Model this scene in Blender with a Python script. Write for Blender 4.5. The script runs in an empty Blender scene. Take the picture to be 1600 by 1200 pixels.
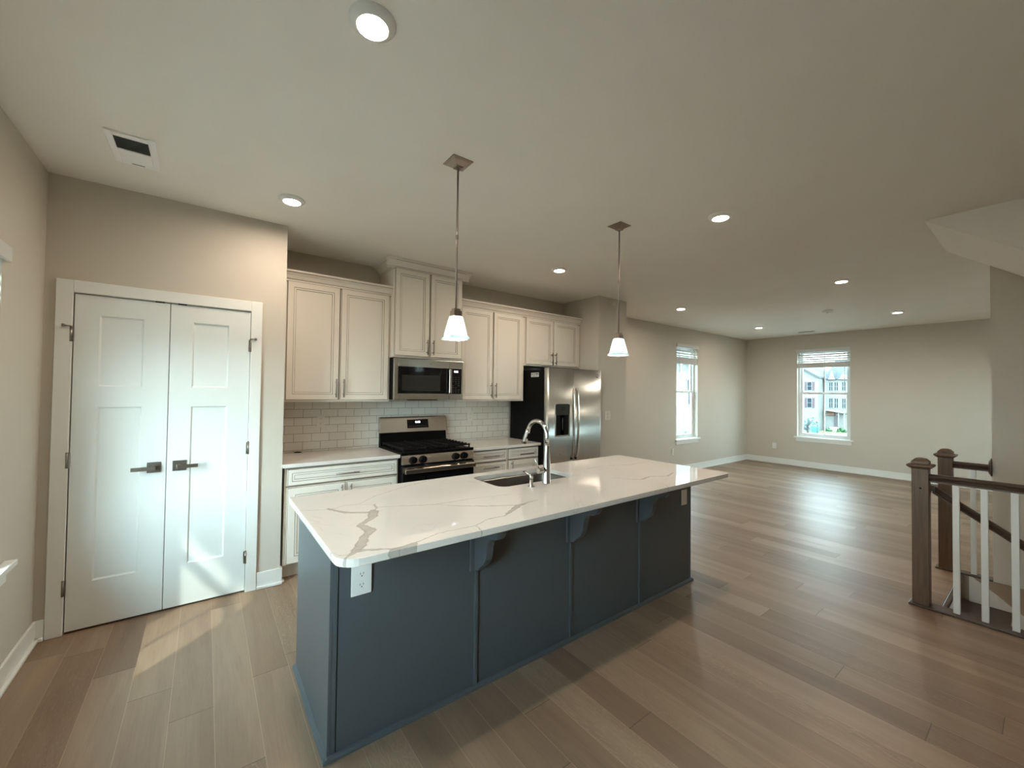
import bpy, math, random
from mathutils import Vector, Matrix
random.seed(7)
sc = bpy.context.scene
COL = sc.collection
R = math.radians
H = 2.783            # ceiling height

# ------------------------------------------------------------------ camera
cd = bpy.data.cameras.new('camera'); cam = bpy.data.objects.new('camera', cd); COL.objects.link(cam)
cd.sensor_fit = 'HORIZONTAL'; cd.sensor_width = 36.0; cd.lens = 36.0 * 635.9 / 1600
cd.clip_start = 0.05; cd.clip_end = 400
def set_camera(pos, yaw, pitch, roll):
    y, p, r = R(yaw), R(pitch), R(roll)
    fw = Vector((-math.sin(y) * math.cos(p), math.cos(y) * math.cos(p), math.sin(p)))
    rt = Vector((math.cos(y), math.sin(y), 0)); up = rt.cross(fw)
    r2 = rt * math.cos(r) + up * math.sin(r); u2 = up * math.cos(r) - rt * math.sin(r)
    m = Matrix((r2, u2, -fw)).transposed().to_4x4(); m.translation = Vector(pos)
    cam.matrix_world = m
set_camera((-1.437, -4.237, 1.4995), -36.93, 1.13, 0.70)
sc.camera = cam

# ------------------------------------------------------------------ world, sun, exposure
w = bpy.data.worlds.new('sky'); sc.world = w; w.use_nodes = True
nt = w.node_tree; bg = nt.nodes['Background']
tc = nt.nodes.new('ShaderNodeTexCoord'); sp = nt.nodes.new('ShaderNodeSeparateXYZ')
rp = nt.nodes.new('ShaderNodeValToRGB')
rp.color_ramp.elements[0].position = 0.0; rp.color_ramp.elements[0].color = (0.88, 0.98, 1.0, 1)
rp.color_ramp.elements[1].position = 0.6; rp.color_ramp.elements[1].color = (0.60, 0.82, 0.95, 1)
nt.links.new(tc.outputs['Generated'], sp.inputs[0]); nt.links.new(sp.outputs['Z'], rp.inputs[0])
nt.links.new(rp.outputs[0], bg.inputs['Color'])
SKY = 3.3; GLOW = 2.0   # the hazy sky is brighter on the sun's side
dt = nt.nodes.new('ShaderNodeVectorMath'); dt.operation = 'DOT_PRODUCT'; dt.inputs[1].default_value = Vector((-0.75, -0.8, 0.4)).normalized()
nt.links.new(tc.outputs['Generated'], dt.inputs[0])
mx = nt.nodes.new('ShaderNodeMath'); mx.operation = 'MAXIMUM'; mx.inputs[1].default_value = 0.0; nt.links.new(dt.outputs['Value'], mx.inputs[0])
pw = nt.nodes.new('ShaderNodeMath'); pw.operation = 'POWER'; pw.inputs[1].default_value = 2.2; nt.links.new(mx.outputs[0], pw.inputs[0])
ml = nt.nodes.new('ShaderNodeMath'); ml.operation = 'MULTIPLY_ADD'; ml.inputs[1].default_value = SKY * GLOW; ml.inputs[2].default_value = SKY; nt.links.new(pw.outputs[0], ml.inputs[0])
nt.links.new(ml.outputs[0], bg.inputs['Strength'])
sd = bpy.data.lights.new('sun', 'SUN'); so = bpy.data.objects.new('sun', sd); COL.objects.link(so)
so.rotation_euler = Vector((1.0, 0.917, -1.333)).to_track_quat('-Z', 'Y').to_euler()
so.location = (-12, -12, 16)
sd.energy = 0.8; sd.angle = R(1.2); sd.color = (1.0, 0.95, 0.84)
CAN = 84.0           # radiance of the recessed lenses
BULB = 34.0
sc.view_settings.view_transform = 'Standard'; sc.view_settings.look = 'None'
sc.view_settings.exposure = 2.45; sc.view_settings.gamma = 1.0; sc.view_settings.use_curve_mapping = False
try:
    sc.cycles.use_denoising = True
    sc.cycles.max_bounces = 14; sc.cycles.diffuse_bounces = 8; sc.cycles.glossy_bounces = 6
    sc.cycles.transmission_bounces = 10; sc.cycles.transparent_max_bounces = 16
    sc.cycles.sample_clamp_indirect = 6.0; sc.cycles.caustics_refractive = False; sc.cycles.caustics_reflective = False
except Exception: pass

# ------------------------------------------------------------------ mesh helper
class MB:
    def __init__(s): s.v = []; s.f = []; s.m = []; s.s = []
    def face(s, idx, m=0, sm=False): s.f.append(tuple(idx)); s.m.append(m); s.s.append(sm)
    def quad(s, pts, m=0, sm=False):
        b = len(s.v); s.v += [tuple(p) for p in pts]; s.face(range(b, b + len(pts)), m, sm)
    def box(s, x0, x1, y0, y1, z0, z1, m=0):
        x0, x1 = min(x0, x1), max(x0, x1); y0, y1 = min(y0, y1), max(y0, y1); z0, z1 = min(z0, z1), max(z0, z1)
        b = len(s.v)
        s.v += [(x0, y0, z0), (x1, y0, z0), (x1, y1, z0), (x0, y1, z0), (x0, y0, z1), (x1, y0, z1), (x1, y1, z1), (x0, y1, z1)]
        for q in ((0, 3, 2, 1), (4, 5, 6, 7), (0, 1, 5, 4), (1, 2, 6, 5), (2, 3, 7, 6), (3, 0, 4, 7)): s.face([b + i for i in q], m)
        return s
    def prism(s, poly, axis, a0, a1, m=0, sm=False):
        # poly: 2-D points; axis x -> (y,z), y -> (x,z), z -> (x,y)
        def P(p, a): return {'x': (a, p[0], p[1]), 'y': (p[0], a, p[1]), 'z': (p[0], p[1], a)}[axis]
        ar = sum(poly[i][0] * poly[(i + 1) % len(poly)][1] - poly[(i + 1) % len(poly)][0] * poly[i][1] for i in range(len(poly)))
        if (ar < 0) != (axis == 'y'): poly = poly[::-1]
        if a0 > a1: a0, a1 = a1, a0
        n = len(poly); b = len(s.v)
        s.v += [P(p, a0) for p in poly] + [P(p, a1) for p in poly]
        s.face(list(range(b + n - 1, b - 1, -1)), m); s.face(range(b + n, b + 2 * n), m)
        for i in range(n):
            j = (i + 1) % n; s.face((b + i, b + j, b + n + j, b + n + i), m, sm)
        return s
    def tube(s, path, r, n=12, m=0, sm=True, flat=None):
        pts = [Vector(p) for p in path]; k = len(pts); rs = r if isinstance(r, (list, tuple)) else [r] * k
        b = len(s.v); prev = None
        for i, p in enumerate(pts):
            t = (pts[min(i + 1, k - 1)] - pts[max(i - 1, 0)]).normalized()
            if prev is None:
                a = Vector((0, 0, 1)) if abs(t.z) < 0.9 else Vector((1, 0, 0)); u = t.cross(a).normalized()
            else: u = (prev - t * prev.dot(t)).normalized()
            prev = u; q = t.cross(u)
            for j in range(n):
                an = 2 * math.pi * j / n
                s.v.append(tuple(p + (u * math.cos(an) + q * math.sin(an)) * rs[i]))
        for i in range(k - 1):
            for j in range(n):
                j2 = (j + 1) % n; s.face((b + i * n + j, b + i * n + j2, b + (i + 1) * n + j2, b + (i + 1) * n + j), m, sm)
        s.face([b + j for j in range(n - 1, -1, -1)], m); s.face([b + (k - 1) * n + j for j in range(n)], m)
        return s
    def lathe(s, c, prof, n=24, m=0, sm=True, axis='z', rot=0.0, cap=True):
        b = len(s.v)
        for (r, h) in prof:
            for j in range(n):
                an = rot + 2 * math.pi * j / n; a, d = r * math.cos(an), r * math.sin(an)
                if axis == 'z': s.v.append((c[0] + a, c[1] + d, c[2] + h))
                elif axis == 'y': s.v.append((c[0] + a, c[1] + h, c[2] - d))
                else: s.v.append((c[0] + h, c[1] + a, c[2] + d))
        k = len(prof)
        for i in range(k - 1):
            for j in range(n):
                j2 = (j + 1) % n; s.face((b + i * n + j, b + i * n + j2, b + (i + 1) * n + j2, b + (i + 1) * n + j), m, sm)
        if cap:
            s.face([b + j for j in range(n - 1, -1, -1)], m); s.face([b + (k - 1) * n + j for j in range(n)], m)
        return s
    def sq(s, c, prof, m=0, cap=True):      # square-section stack, axis aligned: prof of (half side, height)
        return s.lathe(c, [(r * math.sqrt(2), h) for r, h in prof], n=4, m=m, sm=False, rot=math.pi / 4, cap=cap)
    def panel(s, x0, x1, z0, z1, yb, steps, mside=0):
        # slab facing -Y: steps of (inset, y, material of the ring that leads to it); the last one is closed
        rings = []
        for (ins, y, m) in steps:
            b = len(s.v); s.v += [(x0 + ins, y, z0 + ins), (x1 - ins, y, z0 + ins), (x1 - ins, y, z1 - ins), (x0 + ins, y, z1 - ins)]; rings.append((b, m))
        b0 = len(s.v); s.v += [(x0, yb, z0), (x1, yb, z0), (x1, yb, z1), (x0, yb, z1)]
        s.face((b0 + 3, b0 + 2, b0 + 1, b0), mside)
        seq = [(b0, mside)] + rings
        for (a, _), (c, m) in zip(seq[:-1], seq[1:]):
            for i in range(4):
                j = (i + 1) % 4; s.face((a + i, a + j, c + j, c + i), m)
        c, m = rings[-1]; s.face((c, c + 1, c + 2, c + 3), steps[-1][2] if len(steps[-1]) < 4 else steps[-1][3])
        return s

ORG = {}
def props(o, label=None, cat=None, group=None, kind=None):
    if label: o['label'] = label
    if cat: o['category'] = cat
    if group: o['group'] = group
    if kind: o['kind'] = kind
    return o
def build(name, mb, mats, parent=None, label=None, cat=None, group=None, kind=None, bevel=0, seg=2, loc=None):
    if not isinstance(mats, (list, tuple)): mats = [mats]
    me = bpy.data.meshes.new(name)
    if parent is not None: L = ORG[parent.name]
    elif loc is not None: L = Vector(loc)
    else:
        xs, ys, zs = zip(*mb.v); L = Vector(((min(xs) + max(xs)) / 2, (min(ys) + max(ys)) / 2, min(zs)))
    me.from_pydata([tuple(Vector(p) - L) for p in mb.v], [], mb.f)
    for p, mi, sm in zip(me.polygons, mb.m, mb.s): p.material_index = mi; p.use_smooth = sm
    for m in mats: me.materials.append(m)
    me.update()
    o = bpy.data.objects.new(name, me); COL.objects.link(o)
    if parent is not None: o.parent = parent
    else: o.location = L
    ORG[o.name] = L
    if bevel:
        b = o.modifiers.new('bevel', 'BEVEL'); b.width = bevel; b.segments = seg; b.limit_method = 'ANGLE'; b.angle_limit = R(40)
    return props(o, label, cat, group, kind)
def thing(name, label, cat, loc, group=None, kind=None):
    o = bpy.data.objects.new(name, None); COL.objects.link(o); o.empty_display_size = 0.1
    o.location = loc; ORG[o.name] = Vector(loc)
    return props(o, label, cat, group, kind)
def dup(o, delta, label=None, parent=None):
    c = o.copy(); COL.objects.link(c)
    if parent is not None: c.parent = parent
    else:
        c.location = Vector(o.location) + Vector(delta); ORG[c.name] = ORG[o.name] + Vector(delta)
        if label: c['label'] = label
    for ch in list(o.children): dup(ch, delta, None, c)
    return c

# ------------------------------------------------------------------ materials
def mat(name, col, rough=0.5, metal=0.0, spec=0.5, emit=None, estr=0.0, coat=0.0):
    m = bpy.data.materials.new(name); m.use_nodes = True; b = m.node_tree.nodes['Principled BSDF']
    b.inputs['Base Color'].default_value = (*col, 1); b.inputs['Roughness'].default_value = rough
    b.inputs['Metallic'].default_value = metal; b.inputs['Specular IOR Level'].default_value = spec
    b.inputs['Coat Weight'].default_value = coat
    if emit: b.inputs['Emission Color'].default_value = (*emit, 1); b.inputs['Emission Strength'].default_value = estr
    return m
class NG:                                    # short hand for node graphs
    def __init__(s, m): s.t = m.node_tree; s.b = s.t.nodes['Principled BSDF']
    def n(s, ty, **k):
        x = s.t.nodes.new('ShaderNode' + ty)
        for a, v in k.items(): setattr(x, a, v)
        return x
    def put(s, sock, v):
        if isinstance(v, (int, float)): sock.default_value = v
        elif isinstance(v, tuple): sock.default_value = v
        else: s.t.links.new(v, sock)
    def math(s, op, a, b=0.0, c=None, clamp=False):
        x = s.n('Math', operation=op); x.use_clamp = clamp
        s.put(x.inputs[0], a); s.put(x.inputs[1], b)
        if c is not None: s.put(x.inputs[2], c)
        return x.outputs[0]
    def mix(s, f, a, b, bt='MIX'):
        x = s.n('Mix', data_type='RGBA', blend_type=bt)
        s.put(x.inputs[0], f); s.put(x.inputs[6], a if not isinstance(a, tuple) else (*a, 1)); s.put(x.inputs[7], b if not isinstance(b, tuple) else (*b, 1))
        return x.outputs[2]
    def comb(s, x, y, z):
        c = s.n('CombineXYZ'); s.put(c.inputs[0], x); s.put(c.inputs[1], y); s.put(c.inputs[2], z); return c.outputs[0]
    def xyz(s):
        t = s.n('TexCoord'); q = s.n('SeparateXYZ'); s.t.links.new(t.outputs['Object'], q.inputs[0]); return q.outputs[0], q.outputs[1], q.outputs[2], t.outputs['Object']
    def noise(s, vec, scale, detail=3, rough=0.5, dist=0.0, col=False):
        x = s.n('TexNoise'); s.put(x.inputs['Vector'], vec); x.inputs['Scale'].default_value = scale
        x.inputs['Detail'].default_value = detail; x.inputs['Roughness'].default_value = rough; x.inputs['Distortion'].default_value = dist
        return x.outputs[1 if col else 0]
    def ramp(s, f, *stops):
        x = s.n('ValToRGB'); s.put(x.inputs[0], f); e = x.color_ramp.elements
        while len(e) < len(stops): e.new(0.5)
        for el, (p, c) in zip(e, stops): el.position = p; el.color = (*c, 1)
        return x.outputs[0]
    def sstep(s, v, a, b):
        x = s.n('MapRange', interpolation_type='SMOOTHSTEP'); s.put(x.inputs[0], v); x.inputs[1].default_value = a; x.inputs[2].default_value = b
        x.inputs[3].default_value = 0.0; x.inputs[4].default_value = 1.0; return x.outputs[0]
    def bump(s, h, strength=0.2, dist=0.002):
        x = s.n('Bump'); x.inputs['Strength'].default_value = strength; x.inputs['Distance'].default_value = dist
        s.put(x.inputs['Height'], h); s.t.links.new(x.outputs[0], s.b.inputs['Normal'])
    def out(s, name, v): s.put(s.b.inputs[name], v)

def paint(name, col, rough=0.6, amp=0.03, spec=0.3):
    m = mat(name, col, rough, spec=spec); g = NG(m); x, y, z, P = g.xyz()
    n = g.noise(P, 3.0, 3); g.out('Base Color', g.mix(n, tuple(c * (1 - amp) for c in col), tuple(min(1, c * (1 + amp)) for c in col)))
    g.bump(g.noise(P, 220.0, 2), 0.06, 0.001); return m
M = {}
M['wall'] = paint('greige_wall_paint', (0.575, 0.53, 0.46), 0.62)
M['ceil'] = paint('ceiling_paint', (0.87, 0.845, 0.79), 0.75)
M['trim'] = paint('white_trim_paint', (0.78, 0.79, 0.76), 0.35, 0.02, 0.5)
M['door'] = paint('white_door_paint', (0.74, 0.77, 0.75), 0.4, 0.02, 0.45)
M['cab'] = paint('cream_cabinet_paint', (0.80, 0.75, 0.665), 0.42, 0.02, 0.4)
M['cabw'] = M['cab']
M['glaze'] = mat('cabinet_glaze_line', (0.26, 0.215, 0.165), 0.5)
M['island'] = paint('slate_blue_cabinet_paint', (0.084, 0.098, 0.108), 0.36, 0.03, 0.45)
M['gap_shade'] = mat('gap_shade', (0.012, 0.012, 0.012), 0.7)
M['plastic_white'] = mat('white_plastic', (0.78, 0.78, 0.76), 0.35)
M['plastic_almond'] = mat('off_white_plastic', (0.68, 0.63, 0.54), 0.4)
M['black'] = mat('black_enamel', (0.004, 0.004, 0.004), 0.4, spec=0.06)
M['black_matte'] = mat('black_cast_iron', (0.007, 0.007, 0.007), 0.6, spec=0.15)
M['black_glass'] = mat('black_glass', (0.004, 0.004, 0.005), 0.06, spec=0.4)
M['grey_glass'] = mat('oven_window_mesh', (0.022, 0.022, 0.02), 0.12, spec=0.5)
M['grey_plastic'] = mat('dark_grey_plastic', (0.03, 0.03, 0.028), 0.5, spec=0.2)
M['display'] = mat('lit_display_digits', (0.1, 0.1, 0.1), 0.4, emit=(0.85, 0.92, 1.0), estr=2.0)
M['mark'] = mat('faint_key_print', (0.16, 0.16, 0.17), 0.5)
M['ink'] = mat('black_print', (0.03, 0.03, 0.03), 0.6)
M['vent_dark'] = mat('vent_interior_grey', (0.17, 0.20, 0.20), 0.7)
M['vent_white'] = mat('white_vent_enamel', (0.93, 0.94, 0.94), 0.4)
def brushed(name, col, rough, axis):
    m = mat(name, col, rough, 1.0); g = NG(m); x, y, z, P = g.xyz()
    v = {'x': g.comb(g.math('MULTIPLY', x, 3.0), g.math('MULTIPLY', y, 3.0), g.math('MULTIPLY', z, 300.0)),
         'z': g.comb(g.math('MULTIPLY', x, 300.0), g.math('MULTIPLY', y, 300.0), g.math('MULTIPLY', z, 3.0))}[axis]
    n = g.noise(v, 1.0, 2); g.out('Roughness', g.math('MULTIPLY_ADD', n, 0.06, rough - 0.03))
    b = g.b; b.inputs['Anisotropic'].default_value = 0.6; return m
M['steel'] = brushed('brushed_stainless', (0.58, 0.53, 0.47), 0.24, 'x')
M['steel_fridge'] = brushed('fridge_stainless', (0.58, 0.62, 0.61), 0.32, 'x')
M['nickel'] = mat('satin_nickel', (0.29, 0.265, 0.235), 0.32, 1.0)
M['bronze_nickel'] = mat('brushed_nickel_pendant', (0.36, 0.31, 0.27), 0.35, 1.0)
M['chrome'] = mat('polished_steel', (0.52, 0.51, 0.49), 0.14, 1.0)
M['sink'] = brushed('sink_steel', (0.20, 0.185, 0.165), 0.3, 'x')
M['lens'] = mat('lit_led_lens', (0.8, 0.8, 0.8), 0.4, emit=(1.0, 0.82, 0.65), estr=CAN)
M['bulb'] = mat('lit_bulb', (0.9, 0.9, 0.9), 0.4, emit=(0.97, 1.0, 0.98), estr=BULB)
M['blind'] = mat('white_faux_wood_blind', (0.62, 0.62, 0.60), 0.45)
M['vinyl'] = mat('white_vinyl_sash', (0.74, 0.76, 0.76), 0.35)
M['roof'] = mat('grey_shingle', (0.026, 0.031, 0.038), 0.9)
M['shutter'] = mat('burgundy_shutter', (0.022, 0.007, 0.012), 0.6)
M['bark'] = mat('tree_bark', (0.02, 0.018, 0.02), 0.9)
M['asphalt'] = mat('pale_pavement', (0.16, 0.155, 0.145), 0.9)
M['deck'] = mat('pale_deck_boards', (0.50, 0.47, 0.42), 0.8)
M['teal'] = mat('teal_plastic', (0.02, 0.12, 0.14), 0.5)
M['ext_glass'] = mat('far_window_glass', (0.010, 0.015, 0.020), 0.6, spec=0.05)
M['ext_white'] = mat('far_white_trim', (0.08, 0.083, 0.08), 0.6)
M['ext_door'] = mat('far_grey_door', (0.025, 0.02, 0.024), 0.6)
def glass_pane():
    m = bpy.data.materials.new('window_glass'); m.use_nodes = True; t = m.node_tree; t.nodes.remove(t.nodes['Principled BSDF'])
    o = t.nodes['Material Output']; a = t.nodes.new('ShaderNodeBsdfTransparent'); a.inputs[0].default_value = (0.86, 0.92, 0.91, 1)
    b = t.nodes.new('ShaderNodeBsdfGlossy'); b.inputs['Roughness'].default_value = 0.02
    lw = t.nodes.new('ShaderNodeLayerWeight'); lw.inputs['Blend'].default_value = 0.5; x = t.nodes.new('ShaderNodeMixShader')
    p5 = t.nodes.new('ShaderNodeMath'); p5.operation = 'POWER'; p5.inputs[1].default_value = 5.0; t.links.new(lw.outputs['Facing'], p5.inputs[0])
    f = t.nodes.new('ShaderNodeMath'); f.operation = 'MULTIPLY_ADD'; f.inputs[1].default_value = 0.9; f.inputs[2].default_value = 0.03; t.links.new(p5.outputs[0], f.inputs[0])
    t.links.new(f.outputs[0], x.inputs[0]); t.links.new(a.outputs[0], x.inputs[1]); t.links.new(b.outputs[0], x.inputs[2]); t.links.new(x.outputs[0], o.inputs[0]); return m
M['pane'] = glass_pane()
def frosted():
    m = bpy.data.materials.new('frosted_shade_glass'); m.use_nodes = True; t = m.node_tree; b = t.nodes['Principled BSDF']
    b.inputs['Base Color'].default_value = (0.86, 0.93, 0.93, 1); b.inputs['Roughness'].default_value = 0.25
    tr = t.nodes.new('ShaderNodeBsdfTranslucent'); tr.inputs[0].default_value = (0.42, 0.50, 0.50, 1)
    x = t.nodes.new('ShaderNodeMixShader'); x.inputs[0].default_value = 0.6
    t.links.new(b.outputs[0], x.inputs[1]); t.links.new(tr.outputs[0], x.inputs[2]); t.links.new(x.outputs[0], t.nodes['Material Output'].inputs[0]); return m
M['shade'] = frosted()
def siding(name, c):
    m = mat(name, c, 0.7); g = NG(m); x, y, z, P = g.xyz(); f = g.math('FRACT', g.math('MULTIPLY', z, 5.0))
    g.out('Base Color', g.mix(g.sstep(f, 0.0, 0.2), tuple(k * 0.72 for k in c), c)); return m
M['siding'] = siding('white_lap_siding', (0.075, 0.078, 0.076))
M['brick'] = mat('brick_red', (0.07, 0.035, 0.026), 0.9)
def leafy(name, a, b):
    m = mat(name, a, 0.7); g = NG(m); x, y, z, P = g.xyz(); g.out('Base Color', g.mix(g.noise(P, 4.0, 4), a, b)); return m
M['leaf'] = leafy('tree_leaves', (0.02, 0.06, 0.03), (0.05, 0.12, 0.05))
M['leaf_blue'] = leafy('young_tree_leaves', (0.012, 0.045, 0.05), (0.035, 0.09, 0.085))
M['grass'] = leafy('lawn_grass', (0.05, 0.08, 0.025), (0.09, 0.11, 0.04))

def floor_mat(name, c_lo, c_mid, c_hi, rough=0.45):
    m = mat(name, c_mid, rough, spec=0.6, coat=0.04); m.node_tree.nodes['Principled BSDF'].inputs['Coat Roughness'].default_value = 0.27; g = NG(m); x, y, z, P = g.xyz()
    u = g.math('DIVIDE', g.math('ADD', x, 1.045), 0.165); row = g.math('FLOOR', u); fu = g.math('FRACT', u)
    wn = g.n('TexWhiteNoise', noise_dimensions='1D'); g.put(wn.inputs['W'], row)
    v = g.math('ADD', g.math('DIVIDE', y, 1.5), g.math('MULTIPLY', wn.outputs[0], 7.0)); colm = g.math('FLOOR', v); fv = g.math('FRACT', v)
    w2 = g.n('TexWhiteNoise', noise_dimensions='2D'); g.put(w2.inputs['Vector'], g.comb(row, colm, 0.0)); idv = w2.outputs[0]
    q = g.n('SeparateColor'); g.put(q.inputs[0], w2.outputs[1]); id2 = q.outputs[1]
    base = g.ramp(idv, (0.0, c_lo), (0.5, c_mid), (1.0, c_hi))
    pv = g.comb(g.math('MULTIPLY', x, 9.0), g.math('MULTIPLY', y, 0.9), g.math('MULTIPLY', idv, 40.0))
    n1 = g.noise(pv, 1.0, 4, 0.55, 0.6)
    fine = g.noise(g.comb(g.math('MULTIPLY', x, 130.0), g.math('MULTIPLY', y, 6.0), g.math('MULTIPLY', idv, 30.0)), 1.0, 3, 0.6)
    base = g.mix(g.math('MULTIPLY', g.sstep(n1, 0.35, 0.7), 0.5), base, g.mix(1.0, base, (0.62, 0.58, 0.56), 'MULTIPLY'))
    base = g.mix(g.math('MULTIPLY', g.sstep(fine, 0.4, 0.75), 0.28), base, g.mix(1.0, base, (0.66, 0.62, 0.58), 'MULTIPLY'))
    # light wavy grain lines on some boards
    n2 = g.noise(g.comb(g.math('MULTIPLY', x, 11.0), g.math('MULTIPLY', y, 1.5), g.math('MULTIPLY', id2, 50.0)), 1.0, 3, 0.6, 0.5)
    ln = g.math('ABSOLUTE', g.math('SUBTRACT', g.math('FRACT', g.math('MULTIPLY', n2, 26.0)), 0.5))
    ln = g.math('MULTIPLY', g.math('SUBTRACT', 1.0, g.sstep(ln, 0.05, 0.22)), g.math('MULTIPLY', g.sstep(id2, 0.55, 0.95), 0.20))
    base = g.mix(ln, base, tuple(min(1, k * 1.5) for k in c_hi))
    du = g.math('MULTIPLY', g.math('MINIMUM', fu, g.math('SUBTRACT', 1.0, fu)), 0.165)
    dv = g.math('MULTIPLY', g.math('MINIMUM', fv, g.math('SUBTRACT', 1.0, fv)), 1.5)
    su = g.math('SUBTRACT', 1.0, g.sstep(du, 0.0005, 0.0015)); sv = g.math('SUBTRACT', 1.0, g.sstep(dv, 0.0012, 0.0026))
    base = g.mix(g.math('MULTIPLY', su, 0.45), base, tuple(min(1, k * 1.7) for k in c_hi))  # bevel sheen painted as light lines along the long seams
    base = g.mix(g.math('MULTIPLY', sv, 0.75), base, tuple(k * 0.35 for k in c_lo))
    g.out('Base Color', base)
    g.out('Roughness', g.math('MULTIPLY_ADD', n1, 0.14, rough - 0.07))
    hgt = g.math('SUBTRACT', g.math('MULTIPLY', fine, 0.25), g.math('ADD', su, sv))
    g.bump(hgt, 0.12, 0.0012); return m
M['floor'] = floor_mat('greyed_oak_planks', (0.205, 0.132, 0.084), (0.270, 0.180, 0.117), (0.345, 0.243, 0.165))
def wood(name, a, b, rough, vert=True):
    m = mat(name, a, rough); g = NG(m); x, y, z, P = g.xyz()
    v = g.comb(g.math('MULTIPLY', x, 60.0), g.math('MULTIPLY', y, 60.0 if vert else 4.0), g.math('MULTIPLY', z, 4.0 if vert else 60.0))
    n = g.noise(v, 1.0, 4, 0.6, 0.5); g.out('Base Color', g.mix(g.sstep(n, 0.3, 0.75), a, b)); g.bump(n, 0.08, 0.001); return m
M['newel'] = wood('stained_newel_oak', (0.150, 0.088, 0.053), (0.088, 0.050, 0.030), 0.42)
M['rail'] = wood('stained_rail_oak', (0.085, 0.050, 0.032), (0.045, 0.027, 0.018), 0.3, False)
M['tread'] = wood('stained_tread_oak', (0.075, 0.046, 0.028), (0.045, 0.028, 0.017), 0.4, False)

def tile_mat():
    m = mat('white_subway_tile', (0.66, 0.62, 0.55), 0.16, spec=0.5); g = NG(m); x, y, z, P = g.xyz()
    rz = g.math('DIVIDE', g.math('SUBTRACT', z, 0.0950), 0.0762); row = g.math('FLOOR', rz); fz = g.math('FRACT', rz)
    par = g.math('MODULO', g.math('ADD', row, 20.0), 2.0)
    ux = g.math('ADD', g.math('DIVIDE', g.math('SUBTRACT', x, 5.0 - 0.704), 0.1535), g.math('MULTIPLY', g.math('SUBTRACT', 1.0, par), 0.5))
    fx = g.math('FRACT', ux)
    dx = g.math('MULTIPLY', g.math('MINIMUM', fx, g.math('SUBTRACT', 1.0, fx)), 0.1535)
    dz = g.math('MULTIPLY', g.math('MINIMUM', fz, g.math('SUBTRACT', 1.0, fz)), 0.0762)
    d = g.math('MINIMUM', dx, dz); gr = g.math('SUBTRACT', 1.0, g.sstep(d, 0.0010, 0.0022))
    wn = g.n('TexWhiteNoise', noise_dimensions='2D'); g.put(wn.inputs['Vector'], g.comb(g.math('FLOOR', ux), row, 0.0))
    base = g.mix(wn.outputs[0], (0.68, 0.64, 0.57), (0.73, 0.69, 0.62))
    g.out('Base Color', g.mix(gr, base, (0.22, 0.19, 0.155))); g.out('Roughness', g.math('MULTIPLY_ADD', gr, 0.6, 0.14))
    g.bump(g.sstep(d, 0.0, 0.004), 0.35, 0.0015); return m
M['tile'] = tile_mat()

VX = [  # veins across x: (points, half width)
 ([(-0.945, -2.065), (-0.932, -2.079), (-0.89, -2.168), (-0.847, -2.203), (-0.796, -2.233), (-0.745, -2.24)], [0.012, 0.026, 0.019, 0.013, 0.014, 0.010]),
 ([(-0.93, -2.083), (-0.86, -2.046), (-0.786, -2.068), (-0.728, -2.122)], [0.0022] * 4),
 ([(-1.08, -2.01), (-1.051, -2.024), (-0.932, -2.079)], [0.0018] * 3),
 ([(-0.783, -2.056), (-0.666, -1.945), (-0.454, -1.829), (-0.165, -1.708)], [0.0025] * 4),
 ([(-0.983, -2.692), (-0.958, -2.695), (-0.893, -2.729), (-0.832, -2.764)], [0.012, 0.012, 0.006, 0.008]),
 ([(-0.90, -2.785), (-0.876, -2.771), (-0.834, -2.767), (-0.782, -2.752), (-0.765, -2.737)], [0.004, 0.022, 0.028, 0.020, 0.004]),
 ([(-0.769, -2.737), (-0.649, -2.69), (-0.468, -2.696), (-0.376, -2.649), (-0.283, -2.654), (-0.205, -2.606), (-0.12, -2.553), (-0.056, -2.538), (0.05, -2.52)], [0.004, 0.003, 0.003, 0.003, 0.004, 0.016, 0.018, 0.006, 0.001]),
 ([(-0.421, -2.347), (-0.269, -2.465), (-0.113, -2.544)], [0.002, 0.006, 0.007]),
 ([(-0.74, -2.165), (-0.708, -2.179), (-0.462, -2.29), (-0.22, -2.299), (-0.003, -2.343)], [0.001, 0.0025, 0.004, 0.002, 0.0015]),
 ([(-0.462, -2.29), (-0.37, -2.396), (-0.269, -2.465)], [0.003, 0.002, 0.002]),
 ([(0.80, -2.37), (0.877, -2.401), (0.921, -2.48), (0.988, -2.525), (1.098, -2.496), (1.164, -2.514), (1.235, -2.561), (1.403, -2.504)], [0.001, 0.004, 0.006, 0.010, 0.007, 0.006, 0.009, 0.003]),
 ([(-1.07, -2.63), (-1.056, -2.659), (-1.043, -2.696), (-1.014, -2.71), (-0.983, -2.688)], [0.002] * 5),
 ([(0.90, -2.79), (0.928, -2.758), (1.024, -2.646)], [0.0025, 0.0025, 0.001]),
 ([(0.78, -1.98), (0.95, -2.05), (1.15, -2.02), (1.40, -2.12), (1.70, -2.09)], [0.001, 0.003, 0.002, 0.004, 0.002]),
]
VY = [  # veins along y
 ([(-2.20, -0.765), (-2.239, -0.772), (-2.320, -0.800), (-2.405, -0.884), (-2.430, -0.878), (-2.500, -0.866), (-2.560, -0.912), (-2.643, -0.952), (-2.688, -0.983), (-2.737, -1.034), (-2.78, -1.04)],
  [0.003, 0.026, 0.023, 0.018, 0.019, 0.027, 0.020, 0.025, 0.020, 0.005, 0.003]),
 ([(-2.239, -0.772), (-2.176, -0.733), (-2.122, -0.728), (-2.10, -0.715)], [0.006, 0.006, 0.004, 0.002]),
 ([(-2.79, -0.483), (-2.758, -0.481), (-2.703, -0.472)], [0.002] * 3),
]
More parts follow.
